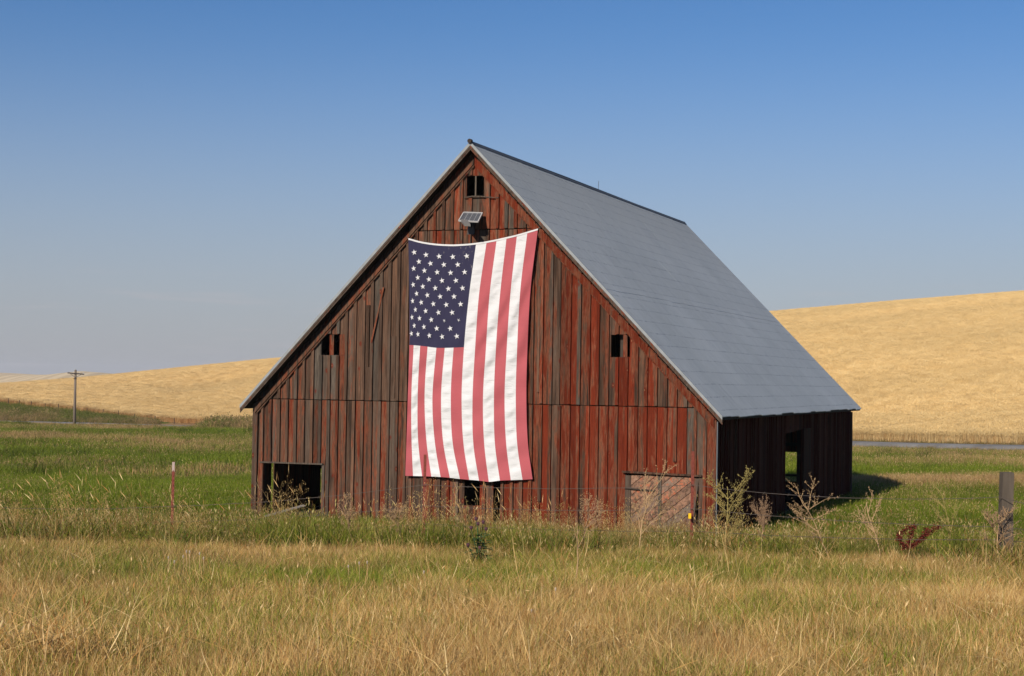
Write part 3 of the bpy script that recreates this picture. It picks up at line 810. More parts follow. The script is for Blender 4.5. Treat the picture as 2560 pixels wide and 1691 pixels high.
for i in range(13):
    patch('stripe', i, i + 1, .455 if i < 7 else 0.0, 1.0, 7, 90 if i < 7 else 160, RED if i % 2 == 0 else WHT)
# white heading tape along the top edge
hv = []; hf = []
for i in range(79):
    s = 13 * i / 78; x, y = fpix(s, 0.0)
    for yy, ex in ((y - 3.4, .0), (y + .8, .0)): hv.append(onwall(x, yy, fdisp(s, 0) + .008))
hf = [(2 * i, 2 * i + 1, 2 * i + 3, 2 * i + 2) for i in range(78)]
MB().add(hv, hf).build('heading_tape', WHT, flag)
MB().tube([onwall(1021, 598, .13), onwall(1017, 592, .11), onwall(1013, 585, .08)], .012, 5).build('corner_cord', WIRE, flag)
MB().tube([onwall(1344, 575, .13), onwall(1349, 570, .11), onwall(1352, 567, .09)], .018, 5).build('corner_cord', WIRE, flag)
r0_ = {0: [.088, .27, .47, .675, .883], 1: [.17, .35, .556, .764]}
r10 = {0: [.058, .22, .44, .65, .885], 1: [.125, .325, .545, .77]}
for j in range(11):
    fr = j / 10; par = j % 2
    for i in range(5 - par):
        sx = (r0_[par][i] * (1 - fr) + r10[par][i] * fr) * 7
        vv = (.108 + .0782 * j) * .455
        dmg = j == 8 and i >= 3
        R = 7.6 if not dmg else 5.2
        cx0, cy0 = fpix(sx, vv)
        cxl = fpix(max(.05, sx - .4), vv)[0]; asp = min(1.0, max(.62, (cx0 - cxl) / .4 / 24.0))
        th0 = math.radians(-8 + (35 if dmg else 0) + random.uniform(-4, 4))
        pts = []
        for k_ in range(10):
            rr_ = R * (1 if k_ % 2 == 0 else (.385 if not dmg else .22)) * (1 if not (dmg and k_ == 6) else .5)
            an = th0 + k_ * math.pi / 5
            pts.append((cx0 + rr_ * math.sin(an) * asp, cy0 - rr_ * math.cos(an)))
        off = fdisp(sx, vv) + .022
        ring = [onwall(px_, py_, off) for px_, py_ in pts]; cen = onwall(cx0, cy0, off + .003); bk = [(p[0], p[1] + .004, p[2]) for p in ring]
        vl = ring + [cen] + bk
        fl = [(k_, (k_ + 1) % 10, 10) for k_ in range(10)] + [(k_, 11 + k_, 11 + (k_ + 1) % 10, (k_ + 1) % 10) for k_ in range(10)]
        MB().add(vl, fl).build('star', WHT, canton)

# ------------------------------------------------------------------ solar lamp
lamp = empty('solar_lamp', tuple(b2w(5.38, -.05, 6.6)), YAW)
tag(lamp, 'small solar panel lamp on a bracket below the top gable opening', 'lamp')
def loc(a, b, z): return (a - 5.38, b + .05, z - 6.6)
def lampwall(x, y, off): p = onwall(x, y, off); return loc(*p)
TL, TR, BR_, BL = [Vector(lampwall(x, y, o)) for x, y, o in ((1159.5, 532, .17), (1206, 533.5, .17), (1195, 555.5, .50), (1147, 553, .50))]
nrm = (TR - TL).cross(BL - TL).normalized(); nrm = nrm if nrm.y < 0 else -nrm
def quadbox(p, th, mat, name, par):
    return MB().hexa([q - nrm * th for q in p] + list(p)).build(name, mat, par)
SOL = NT('solar_cells', .3, .25)
s_uv = SOL.noise(SOL.coord(), 9, 3); SOL.col(SOL.mix(s_uv, (.012, .016, .03), (.03, .04, .06)))
panel = quadbox([TL, TR, BR_, BL], .02, SOL.m, 'solar_panel', lamp)
ALU = mat_plain('aluminium_frame', (.45, .45, .45), .5, .4, .2, .05)
fr_ = MB()
for p, q in ((TL, TR), (TR, BR_), (BR_, BL), (BL, TL)): fr_.bar(p + nrm * .003, q + nrm * .003, .022, .030, tuple(nrm))
fr_.build('frame', ALU, panel)
gl = MB()
for k_ in range(1, 10): p = TL.lerp(BL, k_ / 10); q = TR.lerp(BR_, k_ / 10); gl.bar(p + nrm * .002, q + nrm * .002, .0025, .003, tuple(nrm))
for k_ in (.25, .5, .75): p = TL.lerp(TR, k_); q = BL.lerp(BR_, k_); gl.bar(p + nrm * .004, q + nrm * .004, .006, .004, tuple(nrm))
gl.build('grid_line', ALU, panel)
BLK = mat_plain('black_plastic', (.03, .03, .032), .5, .4)
MB().bar(loc(5.42, -.05, 6.62), loc(5.42, -.34, 6.80), .035, .05).build('bracket', BLK, lamp)
MB().box(*(5.34 - 5.38, 5.50 - 5.38), -.03, .02, -.14, .14).build('back_plate', BLK, lamp)
hp = [Vector(lampwall(x, y, o)) for x, y, o in ((1151, 549, .46), (1169, 550, .46), (1176, 561, .72), (1160, 560, .72))]
hn = Vector((0, -.3, .95))
MB().hexa([p - hn * .05 for p in hp] + hp).build('lamp_head', mat_plain('grey_lamp_housing', (.14, .135, .13), .5, .4), lamp)

# ------------------------------------------------------------------ fence
fence = empty('wire_fence', (-5.6, 26, Hs(-5.6, 26)))
tag(fence, 'rusty steel and timber post wire fence in the weeds before the barn', 'fence')
fo = Vector(fence.location)
tops = []
def steel_post(px_, pyt, D, white):
    t = pix(px_, pyt, D); g = Hs(t.x, t.y) - .3
    base = Vector((t.x - .01, t.y, g))
    mb = MB()
    mb.bar(base - fo, t - fo, .045, .008, (0, 1, 0)); mb.bar(base - fo + Vector((0, .02, 0)), t - fo + Vector((0, .02, 0)), .008, .038, (0, 1, 0))
    n = 18
    for k_ in range(n): p = base.lerp(t, (k_ + 3) / (n + 4)) - fo; mb.box(p.x - .008, p.x + .008, p.y - .012, p.y - .0045, p.z, p.z + .02)
    o = mb.build('steel_post', RUST, fence)
    if white: MB().bar(t.lerp(base, .002) - fo - Vector((0, .006, 0)), t.lerp(base, .09) - fo - Vector((0, .006, 0)), .043, .008, (0, 1, 0)).build('painted_tip', WHITEP, o)
    return t, base
P1, B1 = steel_post(434, 1155, 26, True); P2, B2 = steel_post(1063, 1137, 25.2, False); P3, B3 = steel_post(1732.5, 1129, 24.2, False)
cl = pix(1724, 1290, 24.1) - fo; MB().box(cl.x - .02, cl.x + .02, cl.y - .03, cl.y + .01, cl.z - .04, cl.z + .04).build('insulator', YELL, fence)
# timber post on the right
DP = 22.0
pt = pix(2518, 1181, DP); pg = Hs(pt.x, pt.y) - .3
mb = MB(); x0, x1 = pix(2499, 1300, DP).x, pix(2527, 1300, DP).x
def col_(z, j): return [(x0 + j[0], DP - .10, z), (x1 + j[1], DP - .10 + j[2], z), (x1 + j[1] + .01, DP + .06, z), (x0 + j[0], DP + .06, z)]
lv = [(pg, (.02, .06, 0)), (pg + .45, (.0, .05, 0)), (pg + .6, (.0, .01, 0)), (pg + 1.2, (0, 0, 0)), (pt.z - .05, (.012, .012, 0)), (pt.z, (.014, .01, .0))]
vv_ = [tuple(Vector(p) - fo) for z, j in lv for p in col_(z, j)]
ff_ = [(4 * k_ + i, 4 * k_ + (i + 1) % 4, 4 * k_ + 4 + (i + 1) % 4, 4 * k_ + 4 + i) for k_ in range(len(lv) - 1) for i in range(4)] + [(20, 21, 22, 23)]
mb.add(vv_, ff_)
mb.box(x1 - .02 - fo.x, x1 + .035 - fo.x, DP + .062 - fo.y, DP + .10 - fo.y, pt.z - .25 - fo.z, pt.z - .01 - fo.z)
mb.build('wooden_post', GREYW, fence)
P4 = pt
end = pix(2750, 1190, 21); start = pix(-120, 1160, 26.6)
wires = [[(-120, 1262), (434, 1266), (1063, 1212), (1732, 1213), (2500, 1243), (2750, 1275)],
         [(-120, 1300), (434, 1305), (1063, 1264), (1732, 1272), (2500, 1317), (2750, 1320)],
         [(-120, 1335), (434, 1338), (1063, 1310), (1732, 1328), (2500, 1350), (2750, 1352)]]
Ds = [26.6, 25.96, 25.16, 24.16, 21.88, 21.0]
for wi, wp in enumerate(wires):
    pts = []
    for k_ in range(5):
        p, q = pix(*wp[k_], Ds[k_]), pix(*wp[k_ + 1], Ds[k_ + 1])
        sg = (.06, .05, .04)[wi]
        if wi == 0 and k_ == 3: sg = .10
        for i in range(12):
            t = i / 12; r = p.lerp(q, t); r.z -= sg * 4 * t * (1 - t) + random.uniform(-.004, .004); pts.append(r - fo)
    mb = MB().tube(pts, .0045, 4)
    for i in range(0, len(pts) - 1, 1):
        if random.random() < .8: p = pts[i]; mb.bar(p + Vector((-.012, 0, -.02)), p + Vector((.012, 0, .02)), .005, .005)
    mb.build('barbed_wire', WIRE, fence)
# turn of wire round the timber post
tw_ = pix(2515, 1290, DP - .11)
MB().tube([pix(2499, 1296, DP - .11) - fo, pix(2512, 1283, DP - .12) - fo, pix(2530, 1275, DP - .11) - fo], .005, 4).build('tie_wire', WIRE, fence)

# ------------------------------------------------------------------ utility pole
D0 = 233.0
pb = pix(185.5, 1074, D0); ptp = pix(189, 925, D0)
pole = empty('utility_pole', tuple(pb))
tag(pole, 'weathered wooden utility pole with one crossarm standing by the far road on the left', 'utility pole')
hgt = ptp.z - pb.z; lean = ptp.x - pb.x
MB().tube([(0, 0, -1), (lean * .5, 0, hgt * .5), (lean, 0, hgt)], [.24, .20, .16], 8).build('pole', POLE, pole, smooth=True)
ca = pix(170, 932.6, D0) - pb; cb_ = pix(211, 936.2, D0) - pb
MB().bar((ca.x, -.2, ca.z), (cb_.x, -.2, cb_.z), .14, .17).build('crossarm', POLED, pole)
for xx, yy in ((177, 935), (204, 937)):
    e = pix(xx, yy, D0) - pb; f0 = pix(189, 944.5, D0) - pb
    MB().bar((e.x, -.25, e.z), (f0.x, -.2, f0.z), .05, .05).build('brace', POLED, pole)
for xx, yy in ((171.5, 931), (181, 932), (189, 923.4), (200, 933.5), (210, 934.5)):
    e = pix(xx, yy, D0) - pb; MB().tube([(e.x, -.2, e.z - .16), (e.x, -.2, e.z + .0), (e.x, -.2, e.z + .14)], [.04, .06, .03], 6).build('insulator', GLASS_I, pole)
e = pix(187.6, 947, D0) - pb; MB().tube([(e.x, 0, e.z - .06), (e.x, 0, e.z + .06)], .24, 8).build('collar', POLED, pole)

# far fence along the wheat edge
ff0 = empty('far_fence', (-60, 262, -2)); tag(ff0, 'line of thin dark fence posts along the far wheat field edge at left', 'fence')
for xx in (-60, 25, 52, 82, 118, 150, 186, 222, 262, 300, 340, 392, 440):
    u_ = (xx - 1280) / F; Y_ = float(yroad(u_) + edged(u_)) - 1.5; X_ = u_ * Y_; z_ = Hs(X_, Y_)
    MB().tube([(X_ + 60, Y_ - 262, z_ + 2 - .2), (X_ + 60, Y_ - 262, z_ + 2 + random.uniform(.9, 1.25))], .06, 5).build('post', POLED, ff0)
# weathered plank lying across the left doorway
pl = empty('fallen_plank', tuple(b2w(.8, -.7, .25)), YAW); tag(pl, 'splintered grey plank lying in the grass at the open left doorway', 'plank')
p0 = pix(668, 1290, 35.4) - Vector(pl.location); p1 = pix(760, 1264, 35.9) - Vector(pl.location)
R_ = Matrix.Rotation(-YAW, 3, 'Z'); p0 = R_ @ p0; p1 = R_ @ p1
MB().bar(p0, p1, .13, .03).bar(p0 + Vector((-.1, -.08, -.03)), p0.lerp(p1, .5) + Vector((0, -.1, -.02)), .1, .02).build('plank', GREYW, pl)
GREYL = mat_plain('bleached_timber', (.22, .20, .175), .85, .2, vary=.3, scale=20)
pl.children[0].data.materials[0] = GREYL

# ------------------------------------------------------------------ grass, weeds (uncountable growth)
def blades(n, rad, h0, h1, wd, lean, curl, seg=3, heads=0.0, headlen=.12, seedv=0):
    """one clump of n blades as arrays"""
    rg = np.random.default_rng(seedv); V = []; Fc = []; A = []; B = []
    for i in range(n):
        r = rad * math.sqrt(rg.random()); an = rg.random() * 2 * math.pi
        bx, by = r * math.cos(an), r * math.sin(an); h_ = h0 + (h1 - h0) * rg.random()
        la = rg.random() * 2 * math.pi; ln = abs(rg.normal(0, lean)) * h_; cu = rg.normal(0, curl) * h_
        fa = rg.random() * math.pi; wx, wy = math.cos(fa) * wd / 2, math.sin(fa) * wd / 2
        wsc = .6 + .8 * rg.random(); ra, rb = rg.random(), rg.random(); base = len(V)
        for k_ in range(seg + 1):
            t = k_ / seg; off = ln * t + cu * t * t; z = h_ * t * (1 - .25 * abs(lean) * t)
            x = bx + math.cos(la) * off; y = by + math.sin(la) * off
            ww = wsc * (1 - t) ** .6 if k_ < seg else 0
            if k_ < seg: V += [(x - wx * ww, y - wy * ww, z), (x + wx * ww, y + wy * ww, z)]
            else: V.append((x, y, z))
        for k_ in range(seg - 1): p = base + 2 * k_; Fc.append((p, p + 1, p + 3, p + 2))
        p = base + 2 * (seg - 1); Fc.append((p, p + 1, p + 2))
        nn = len(V) - base; A += [ra] * nn; B += [rb] * nn
        if rg.random() < heads:
            x, y, z = V[-1]; b2 = len(V); hw = wd * 1.1; dx, dy = math.cos(la) * .45 * headlen, math.sin(la) * .45 * headlen
            V += [(x, y, z - .01), (x - hw + dx * .4, y + dy * .4, z + headlen * .35), (x + hw + dx * .4, y + dy * .4, z + headlen * .4), (x + dx, y + dy, z + headlen * .9), (x + dx * .4, y + hw + dy * .4, z + headlen * .38)]
            Fc += [(b2, b2 + 1, b2 + 3), (b2, b2 + 3, b2 + 2), (b2, b2 + 4, b2 + 3)]
            A += [min(1, ra * .3 + .7)] * 5; B += [.99] * 5
    return V, Fc, A, B
def clump_mesh(name, mat, parts):
    V, Fc, A, B = [], [], [], []
    for v, f, a_, b_ in [parts]:
        V, Fc, A, B = v, f, a_, b_
    me = bpy.data.meshes.new(name); me.from_pydata(V, [], Fc)
    for k_, q in (('rnd', A), ('rnd2', B)):
        at_ = me.attributes.new(k_, 'FLOAT', 'POINT'); at_.data.foreach_set('value', q)
    me.materials.append(mat); me.update(); return me
_pc = [0]
def proto_set(meshes):
    col = bpy.data.collections.new('clump_set')         # not linked to the scene: only a source of shapes
    for i, me in enumerate(meshes):
        o = bpy.data.objects.new('clump_%02d_%02d' % (_pc[0], i), me); col.objects.link(o)
    _pc[0] += 1
    return col
def scatter(name, col, nproto, P, scl, tint, bri, tilt=.12, kind='stuff', label=None, rotz=None, zs=None):
    n = len(P)
    me = bpy.data.meshes.new(name); me.vertices.add(n); me.vertices.foreach_set('co', np.asarray(P, float).ravel())
    rot = np.stack([RNG.normal(0, tilt, n), RNG.normal(0, tilt, n), RNG.random(n) * 6.283 if rotz is None else rotz], 1)
    s3 = np.stack([scl, scl, scl * (1 if zs is None else zs)], 1)
    for nm, ty, arr in (('rot', 'FLOAT_VECTOR', rot), ('scl', 'FLOAT_VECTOR', s3)):
        a_ = me.attributes.new(nm, ty, 'POINT'); a_.data.foreach_set('vector', arr.ravel())
    for nm, arr in (('tint', tint), ('bri', bri)):
        a_ = me.attributes.new(nm, 'FLOAT', 'POINT'); a_.data.foreach_set('value', np.asarray(arr, float))
    a_ = me.attributes.new('idx', 'INT', 'POINT'); a_.data.foreach_set('value', RNG.integers(0, nproto, n).astype(np.int32))
    o = bpy.data.objects.new(name, me); C.objects.link(o); tag(o, label, None, None, kind)
    g = bpy.data.node_groups.new(name, 'GeometryNodeTree')
    g.interface.new_socket('Geometry', in_out='INPUT', socket_type='NodeSocketGeometry'); g.interface.new_socket('Geometry', in_out='OUTPUT', socket_type='NodeSocketGeometry')
    gi = g.nodes.new('NodeGroupInput'); go = g.nodes.new('NodeGroupOutput')
    ci = g.nodes.new('GeometryNodeCollectionInfo'); ci.inputs['Collection'].default_value = col; ci.inputs['Separate Children'].default_value = True; ci.inputs['Reset Children'].default_value = True
    ip = g.nodes.new('GeometryNodeInstanceOnPoints'); ip.inputs['Pick Instance'].default_value = True
    def na(nm, dt):
        x = g.nodes.new('GeometryNodeInputNamedAttribute'); x.data_type = dt; x.inputs['Name'].default_value = nm
        return [s for s in x.outputs if s.enabled and s.name == 'Attribute'][0]
    g.links.new(gi.outputs[0], ip.inputs['Points']); g.links.new(ci.outputs[0], ip.inputs['Instance'])
    g.links.new(na('idx', 'INT'), ip.inputs['Instance Index'])
    e2r = g.nodes.new('FunctionNodeEulerToRotation'); g.links.new(na('rot', 'FLOAT_VECTOR'), e2r.inputs[0]); g.links.new(e2r.outputs[0], ip.inputs['Rotation'])
    g.links.new(na('scl', 'FLOAT_VECTOR'), ip.inputs['Scale'])
    g.links.new(ip.outputs[0], go.inputs[0])
    md = o.modifiers.new('scatter', 'NODES'); md.node_group = g
    return o

def field(y0, y1, dens, slack=1.06, extra=1.0):
    """random ground points in the part of the land that can be seen, a little wider"""
    hw = .325 * slack
    area = hw * (y1 ** 2 - y0 ** 2) + 2 * extra * (y1 - y0)
    n = int(area * dens)
    Y = np.sqrt(y0 ** 2 + RNG.random(n * 2) * (y1 ** 2 - y0 ** 2)); X = (RNG.random(n * 2) * 2 - 1) * (hw * Y + extra)
    X, Y = X[:n], Y[:n]
    # keep out of the barn
    a_ = (X - BX) * cb + (Y - BY) * sb; b_ = -(X - BX) * sb + (Y - BY) * cb
    ok = ~((a_ > -.05) & (a_ < W_ + .05) & (b_ > -.06) & (b_ < L_ + .05))
    return X[ok], Y[ok]

DRY = [(.27, .115, .032), (.50, .315, .105), (.62, .45, .19), (.37, .18, .05), (.76, .60, .31)]
GRN = [(.055, .085, .006), (.16, .20, .014), (.27, .30, .028), (.10, .14, .010), (.36, .34, .05)]
MGRN = [(.045, .075, .004), (.105, .15, .006), (.17, .21, .010), (.075, .12, .005), (.22, .24, .02)]
G1 = mat_blade('bank_grass_blades', DRY, GRN)
G2 = mat_blade('meadow_grass_blades', [(.25, .15, .06), (.38, .25, .10), (.33, .20, .085), (.46, .33, .16)], MGRN)
WH = mat_blade('wheat_stalks', [(.58, .40, .165), (.68, .50, .23), (.74, .57, .30), (.65, .46, .20)], [(.36, .17, .055), (.50, .28, .10), (.44, .22, .075)], .2)

# bank grass in front
fine = proto_set([clump_mesh('bank_clump', G1, blades(54, .16, .06, .25, .0046, .45, .4, 3, .0, .03, seedv=i)) for i in range(10)])
X, Y = field(9.6, 24.5, 62)
g = greenness(X, Y); n1 = fbm(X / 1.1, Y / 1.1, 3); n2 = fbm(X / 4 + 3, Y / 4, 3)
scatter('bank_grass', fine, 10, np.stack([X, Y, H(X, Y) - .01], 1), .62 + .75 * n1 + .15 * RNG.random(len(X)), g * .95, .44 + .72 * n2 + .50 * fbm(X / .45, Y / .45, 2) + RNG.normal(0, .09, len(X)), .16)
# broader green blades in tufts
wide = proto_set([clump_mesh('tuft_clump', G1, blades(26, .13, .12, .36, .010, .5, .4, 4, 0, seedv=40 + i)) for i in range(8)])
X, Y = field(9.6, 24.5, 13)
g = greenness(X, Y); keep = RNG.random(len(X)) < np.clip(g * 1.7 - .25, .08, 1); X, Y, g = X[keep], Y[keep], g[keep]
scatter('green_tufts', wide, 8, np.stack([X, Y, H(X, Y) - .01], 1), .55 + .55 * RNG.random(len(X)), np.clip(g + .45, 0, 1), .75 + .3 * RNG.random(len(X)), .15)
# bent straw lying over
straw = proto_set([clump_mesh('straw_clump', G1, blades(14, .2, .15, .46, .006, .9, .9, 5, .1, .05, seedv=70 + i)) for i in range(6)])
X, Y = field(9.6, 24.5, 8)
scatter('bent_straw', straw, 6, np.stack([X, Y, H(X, Y)], 1), .6 + .6 * RNG.random(len(X)), np.full(len(X), -.2), .9 + .4 * RNG.random(len(X)), .3)

for nm, (hx_, hy_, hr_, hn_, sc0, tn_) in {'straw_heap': (-3.35, 11.0, .55, 60, 1.3, -.2), 'post_foot_growth': (6.85, 21.5, .45, 60, 1.5, .45)}.items():
    X = RNG.normal(hx_, hr_, hn_); Y = RNG.normal(hy_, hr_ * .35, hn_)
    scatter(nm, straw if tn_ < 0 else wide, 6, np.stack([X, Y, H(X, Y)], 1), sc0 * (.7 + .5 * RNG.random(hn_)), np.full(hn_, tn_), .9 + .5 * RNG.random(hn_) - (.35 if tn_ > 0 else 0), .3)

# weed strip along the fence and down to the barn
tallm = proto_set([clump_mesh('tall_clump', G1, blades(44, .20, .22, .62, .0065, .30, .35, 4, .25, .05, seedv=100 + i)) for i in range(8)])
X, Y = field(22.6, 33.5, 12)
lim = 23.3 + 1.2 * (fbm(X / 1.6, Y * 0, 3) - .5)
keep = Y > lim; X, Y = X[keep], Y[keep]
g = np.clip(.74 + (fbm(X / 1.5, Y / 1.5, 3) - .5) * 2.4, 0, 1)
hs_ = .22 + 1.35 * fbm(X / 1.7 + 20, Y / 1.3, 3)
hs_ = hs_ * (1 - .45 * sstep(26.5, 30, Y))
lg = -.25 * sstep(-8.5, -4.5, -X) * 0
uu_ = X / Y
hs_ = np.where((uu_ > .19) & (Y > 27), hs_ * .45, hs_)
scatter('fence_weeds', tallm, 8, np.stack([X, Y, H(X, Y) - .02], 1), hs_, g, .30 + .85 * fbm(X / .8, Y / .8 + 3, 2), .16)
X, Y = field(23.1, 25.6, 11)
k_ = fbm(X / 1.1 + 90, Y / 1.6, 3) > .47; X, Y = X[k_], Y[k_]
scatter('broad_green_weeds', wide, 8, np.stack([X, Y, H(X, Y) - .02], 1), 1.1 + .9 * RNG.random(len(X)), np.full(len(X), .93), .42 + .45 * RNG.random(len(X)), .18)
# bushy fine weeds
def bushy(seed, n=70, h=.5):
    rg = np.random.default_rng(seed); V, Fc, A, B = [], [], [], []
    for i in range(n):
        an = rg.random() * 6.283; el = .5 + rg.random() * 1.0; L = h * (.4 + .7 * rg.random())
        d = Vector((math.cos(an) * math.cos(el), math.sin(an) * math.cos(el), math.sin(el))); p = Vector((rg.normal(0, .05), rg.normal(0, .05), 0))
        ra = rg.random(); rb = rg.random()
        side = d.cross(Vector((0, 0, 1))).normalized() * .0022
        q = p + d * L; b0 = len(V); V += [p - side, p + side, q]; Fc.append((b0, b0 + 1, b0 + 2)); A += [ra] * 3; B += [rb] * 3
        for k_ in range(7):
            t = .3 + .7 * rg.random(); s_ = p + d * (L * t); e_ = s_ + Vector((rg.normal(0, .035), rg.normal(0, .035), rg.normal(.03, .03)))
            wv = Vector((rg.normal(0, 1), rg.normal(0, 1), rg.normal(0, 1))).normalized() * .006
            b0 = len(V); V += [s_, (s_ + e_) / 2 + wv, e_, (s_ + e_) / 2 - wv]; Fc.append((b0, b0 + 1, b0 + 2, b0 + 3)); A += [rg.random()] * 4; B += [rb] * 4
    return [tuple(v) for v in V], Fc, A, B
bush = proto_set([clump_mesh('bushy_clump', G1, bushy(200 + i)) for i in range(6)])
X, Y = field(23.4, 31.0, 9.0)
g = np.clip(.78 + (fbm(X / 1.2 + 50, Y / 1.2, 3) - .5) * 2.6, 0, 1)
keep = (fbm(X / .9 + 5, Y / .9, 3) > .44); X, Y, g = X[keep], Y[keep], g[keep]
ss_ = (.30 + .55 * RNG.random(len(X)) + 1.1 * np.clip(fbm(X / 1.2 + 31, Y / 1.2, 3) - .35, 0, 1)) * np.where((X / Y > .19) & (Y > 26.5), .5, 1) * (1 - .35 * sstep(26, 29, Y))
scatter('weed_bushes', bush, 6, np.stack([X, Y, H(X, Y) - .02], 1), ss_, g, .55 + .5 * RNG.random(len(X)), .1)
# dry tops with seed heads, sparse and tall
stalk = proto_set([clump_mesh('stalk_clump', G1, blades(9, .22, .45, .95, .0045, .35, .35, 6, .8, .06, seedv=300 + i)) for i in range(7)])
X, Y = field(24.0, 31.5, 1.3)
ss_ = .45 + .6 * RNG.random(len(X)); ss_ = np.where(X / Y > .19, ss_ * .6, ss_)
scatter('seeding_grass', stalk, 7, np.stack([X, Y, H(X, Y)], 1), ss_, np.full(len(X), -.1), .95 + .4 * RNG.random(len(X)), .12)
def panicle(seed):
    rg = np.random.default_rng(seed); V, Fc, A, B = [], [], [], []
    for i in range(9):
        an = rg.random() * 6.283; lean_ = abs(rg.normal(0, .28)); L = .5 + .5 * rg.random()
        d = Vector((math.cos(an) * lean_, math.sin(an) * lean_, 1)).normalized(); p = Vector((rg.normal(0, .08), rg.normal(0, .08), 0)); ra = rg.random() * .7
        sd = Vector((1, 0, 0)) * .0022; b0 = len(V); q = p + d * L; V += [p - sd, p + sd, q + sd * .5, q - sd * .5]; Fc.append((b0, b0 + 1, b0 + 2, b0 + 3)); A += [ra] * 4; B += [.99] * 4
        for k_ in range(16):
            t = .5 + .5 * rg.random(); s_ = p + d * (L * t); an2 = rg.random() * 6.283; l2 = .03 + .09 * (1.1 - t) + .03 * rg.random()
            e_ = s_ + Vector((math.cos(an2) * l2, math.sin(an2) * l2, l2 * .6)); b0 = len(V)
            V += [s_ - sd * .5, s_ + sd * .5, e_]; Fc.append((b0, b0 + 1, b0 + 2)); A += [ra] * 3; B += [.99] * 3
            for m_ in range(2):
                c_ = s_.lerp(e_, .6 + .4 * m_); w3 = Vector((rg.normal(0, 1), rg.normal(0, 1), rg.normal(0, 1))).normalized() * .0065; b0 = len(V)
                V += [c_ - w3, c_ + Vector((0, .002, .010)), c_ + w3, c_ - Vector((0, 0, .008))]; Fc.append((b0, b0 + 1, b0 + 2, b0 + 3)); A += [ra * .6 + .2] * 4; B += [.99] * 4
    return [tuple(v) for v in V], Fc, A, B
pan = proto_set([clump_mesh('panicle_clump', G1, panicle(800 + i)) for i in range(7)])
X, Y = field(24.2, 29.5, 2.4); k_ = fbm(X / 1.4 + 77, Y / 1.4, 3) > .40; X, Y = X[k_], Y[k_]
ss_ = (.55 + .65 * RNG.random(len(X))) * (1 - .25 * sstep(26, 29, Y)); ss_ = np.where((X / Y > .19) & (Y > 26), ss_ * .6, ss_)
scatter('twiggy_dry_weeds', pan, 7, np.stack([X, Y, H(X, Y)], 1), ss_, np.full(len(X), -.1), .55 + .4 * RNG.random(len(X)), .12)
# the tall leaning grass on the left and before the left doorway
PP = []; SS = []
for x_, y_, D_, s_ in ((60, 1390, 24.4, .9), (150, 1380, 24.6, 1.1), (210, 1385, 24.3, 1.15), (255, 1380, 24.5, 1.2), (300, 1390, 24.2, 1.05), (345, 1385, 24.5, 1.2), (380, 1380, 24.4, 1.1), (455, 1380, 24.6, .9), (520, 1390, 24.4, .8), (700, 1380, 24.6, 1.15), (745, 1385, 24.4, 1.2), (790, 1385, 24.8, 1.0), (1090, 1385, 24.4, .9), (1270, 1385, 24.5, 1.15), (1330, 1385, 24.4, 1.0), (1400, 1385, 24.2, .9), (1600, 1385, 24.2, .95), (930, 1385, 24.6, .8)):
    p = pix(x_, y_, D_); PP.append((p.x, D_, Hs(p.x, D_))); SS.append(s_)
lean_st = proto_set([clump_mesh('leaning_clump', G1, [q for q in blades(7, .12, .75, 1.10, .0042, .22, .25, 7, 1.0, .15, seedv=400 + i)]) for i in range(5)])
o = scatter('leaning_grass', lean_st, 5, np.array(PP), np.array(SS), np.full(len(PP), .05), np.full(len(PP), 1.25), .05)
o.data.attributes['rot'].data.foreach_set('vector', np.stack([RNG.normal(0, .04, len(PP)), RNG.normal(-.30, .10, len(PP)), RNG.normal(0, .3, len(PP))], 1).ravel())

# meadow
mead = proto_set([clump_mesh('meadow_clump', G2, blades(40, .30, .10, .32, .014, .45, .35, 3, .04, .05, seedv=500 + i)) for i in range(8)])
def meadow(name, y0, y1, dens, s0, s1, wide_=1.0):
    X, Y = field(y0, y1, dens, 1.1, 2)
    u_ = X / Y; k_ = Y < yroad(u_) - 4.2 * (1 + abs(u_)) ; X, Y = X[k_], Y[k_]
    g = greenness(X, Y); nn = fbm(X / 6, Y / 6 + 30, 3)
    s_ = s0 + (s1 - s0) * RNG.random(len(X)) + .5 * np.clip(.55 - g, 0, 1)
    scatter(name, mead, 8, np.stack([X, Y, H(X, Y) - .02], 1), s_, g * 1.05, .72 + .5 * nn + RNG.normal(0, .07, len(X)), .1)
meadow('meadow_grass', 28, 62, 14, .55, .95)
meadow('distant_meadow_grass', 62, 125, 4.5, .8, 1.5)
meadow('farthest_meadow_grass', 125, 256, 2.2, .8, 1.5)
# tall clumps hiding the road on the left, and rough tufts in the meadow
rough = proto_set([clump_mesh('rough_clump', G2, blades(70, .8, .5, 1.15, .035, .35, .35, 4, .15, .12, seedv=600 + i)) for i in range(6)])
n = 1500; xp = RNG.uniform(380, 700, n); u_ = (xp - 1280) / F; Y = yroad(u_) - RNG.uniform(8, 75, n) ; X = u_ * Y
hh = np.where(xp < 470, .3, .35) + sstep(470, 560, xp) * .9
scatter('road_bank_growth', rough, 6, np.stack([X, Y, H(X, Y) - .05], 1), hh * (.7 + .6 * RNG.random(n)), np.clip(.45 + 1.8 * (fbm(X / 9, Y / 9, 3) - .5), 0, 1), .6 + .4 * RNG.random(n), .1)
n = 1100; X, Y = RNG.uniform(-90, 60, n), RNG.uniform(60, 220, n); u_ = X / Y
k_ = (np.abs(u_) < .4) & (Y < yroad(u_) - 9) & (fbm(X / 14, Y / 14 + 60, 3) > .52); X, Y = X[k_], Y[k_]
a_ = (X - BX) * cb + (Y - BY) * sb; b_ = -(X - BX) * sb + (Y - BY) * cb
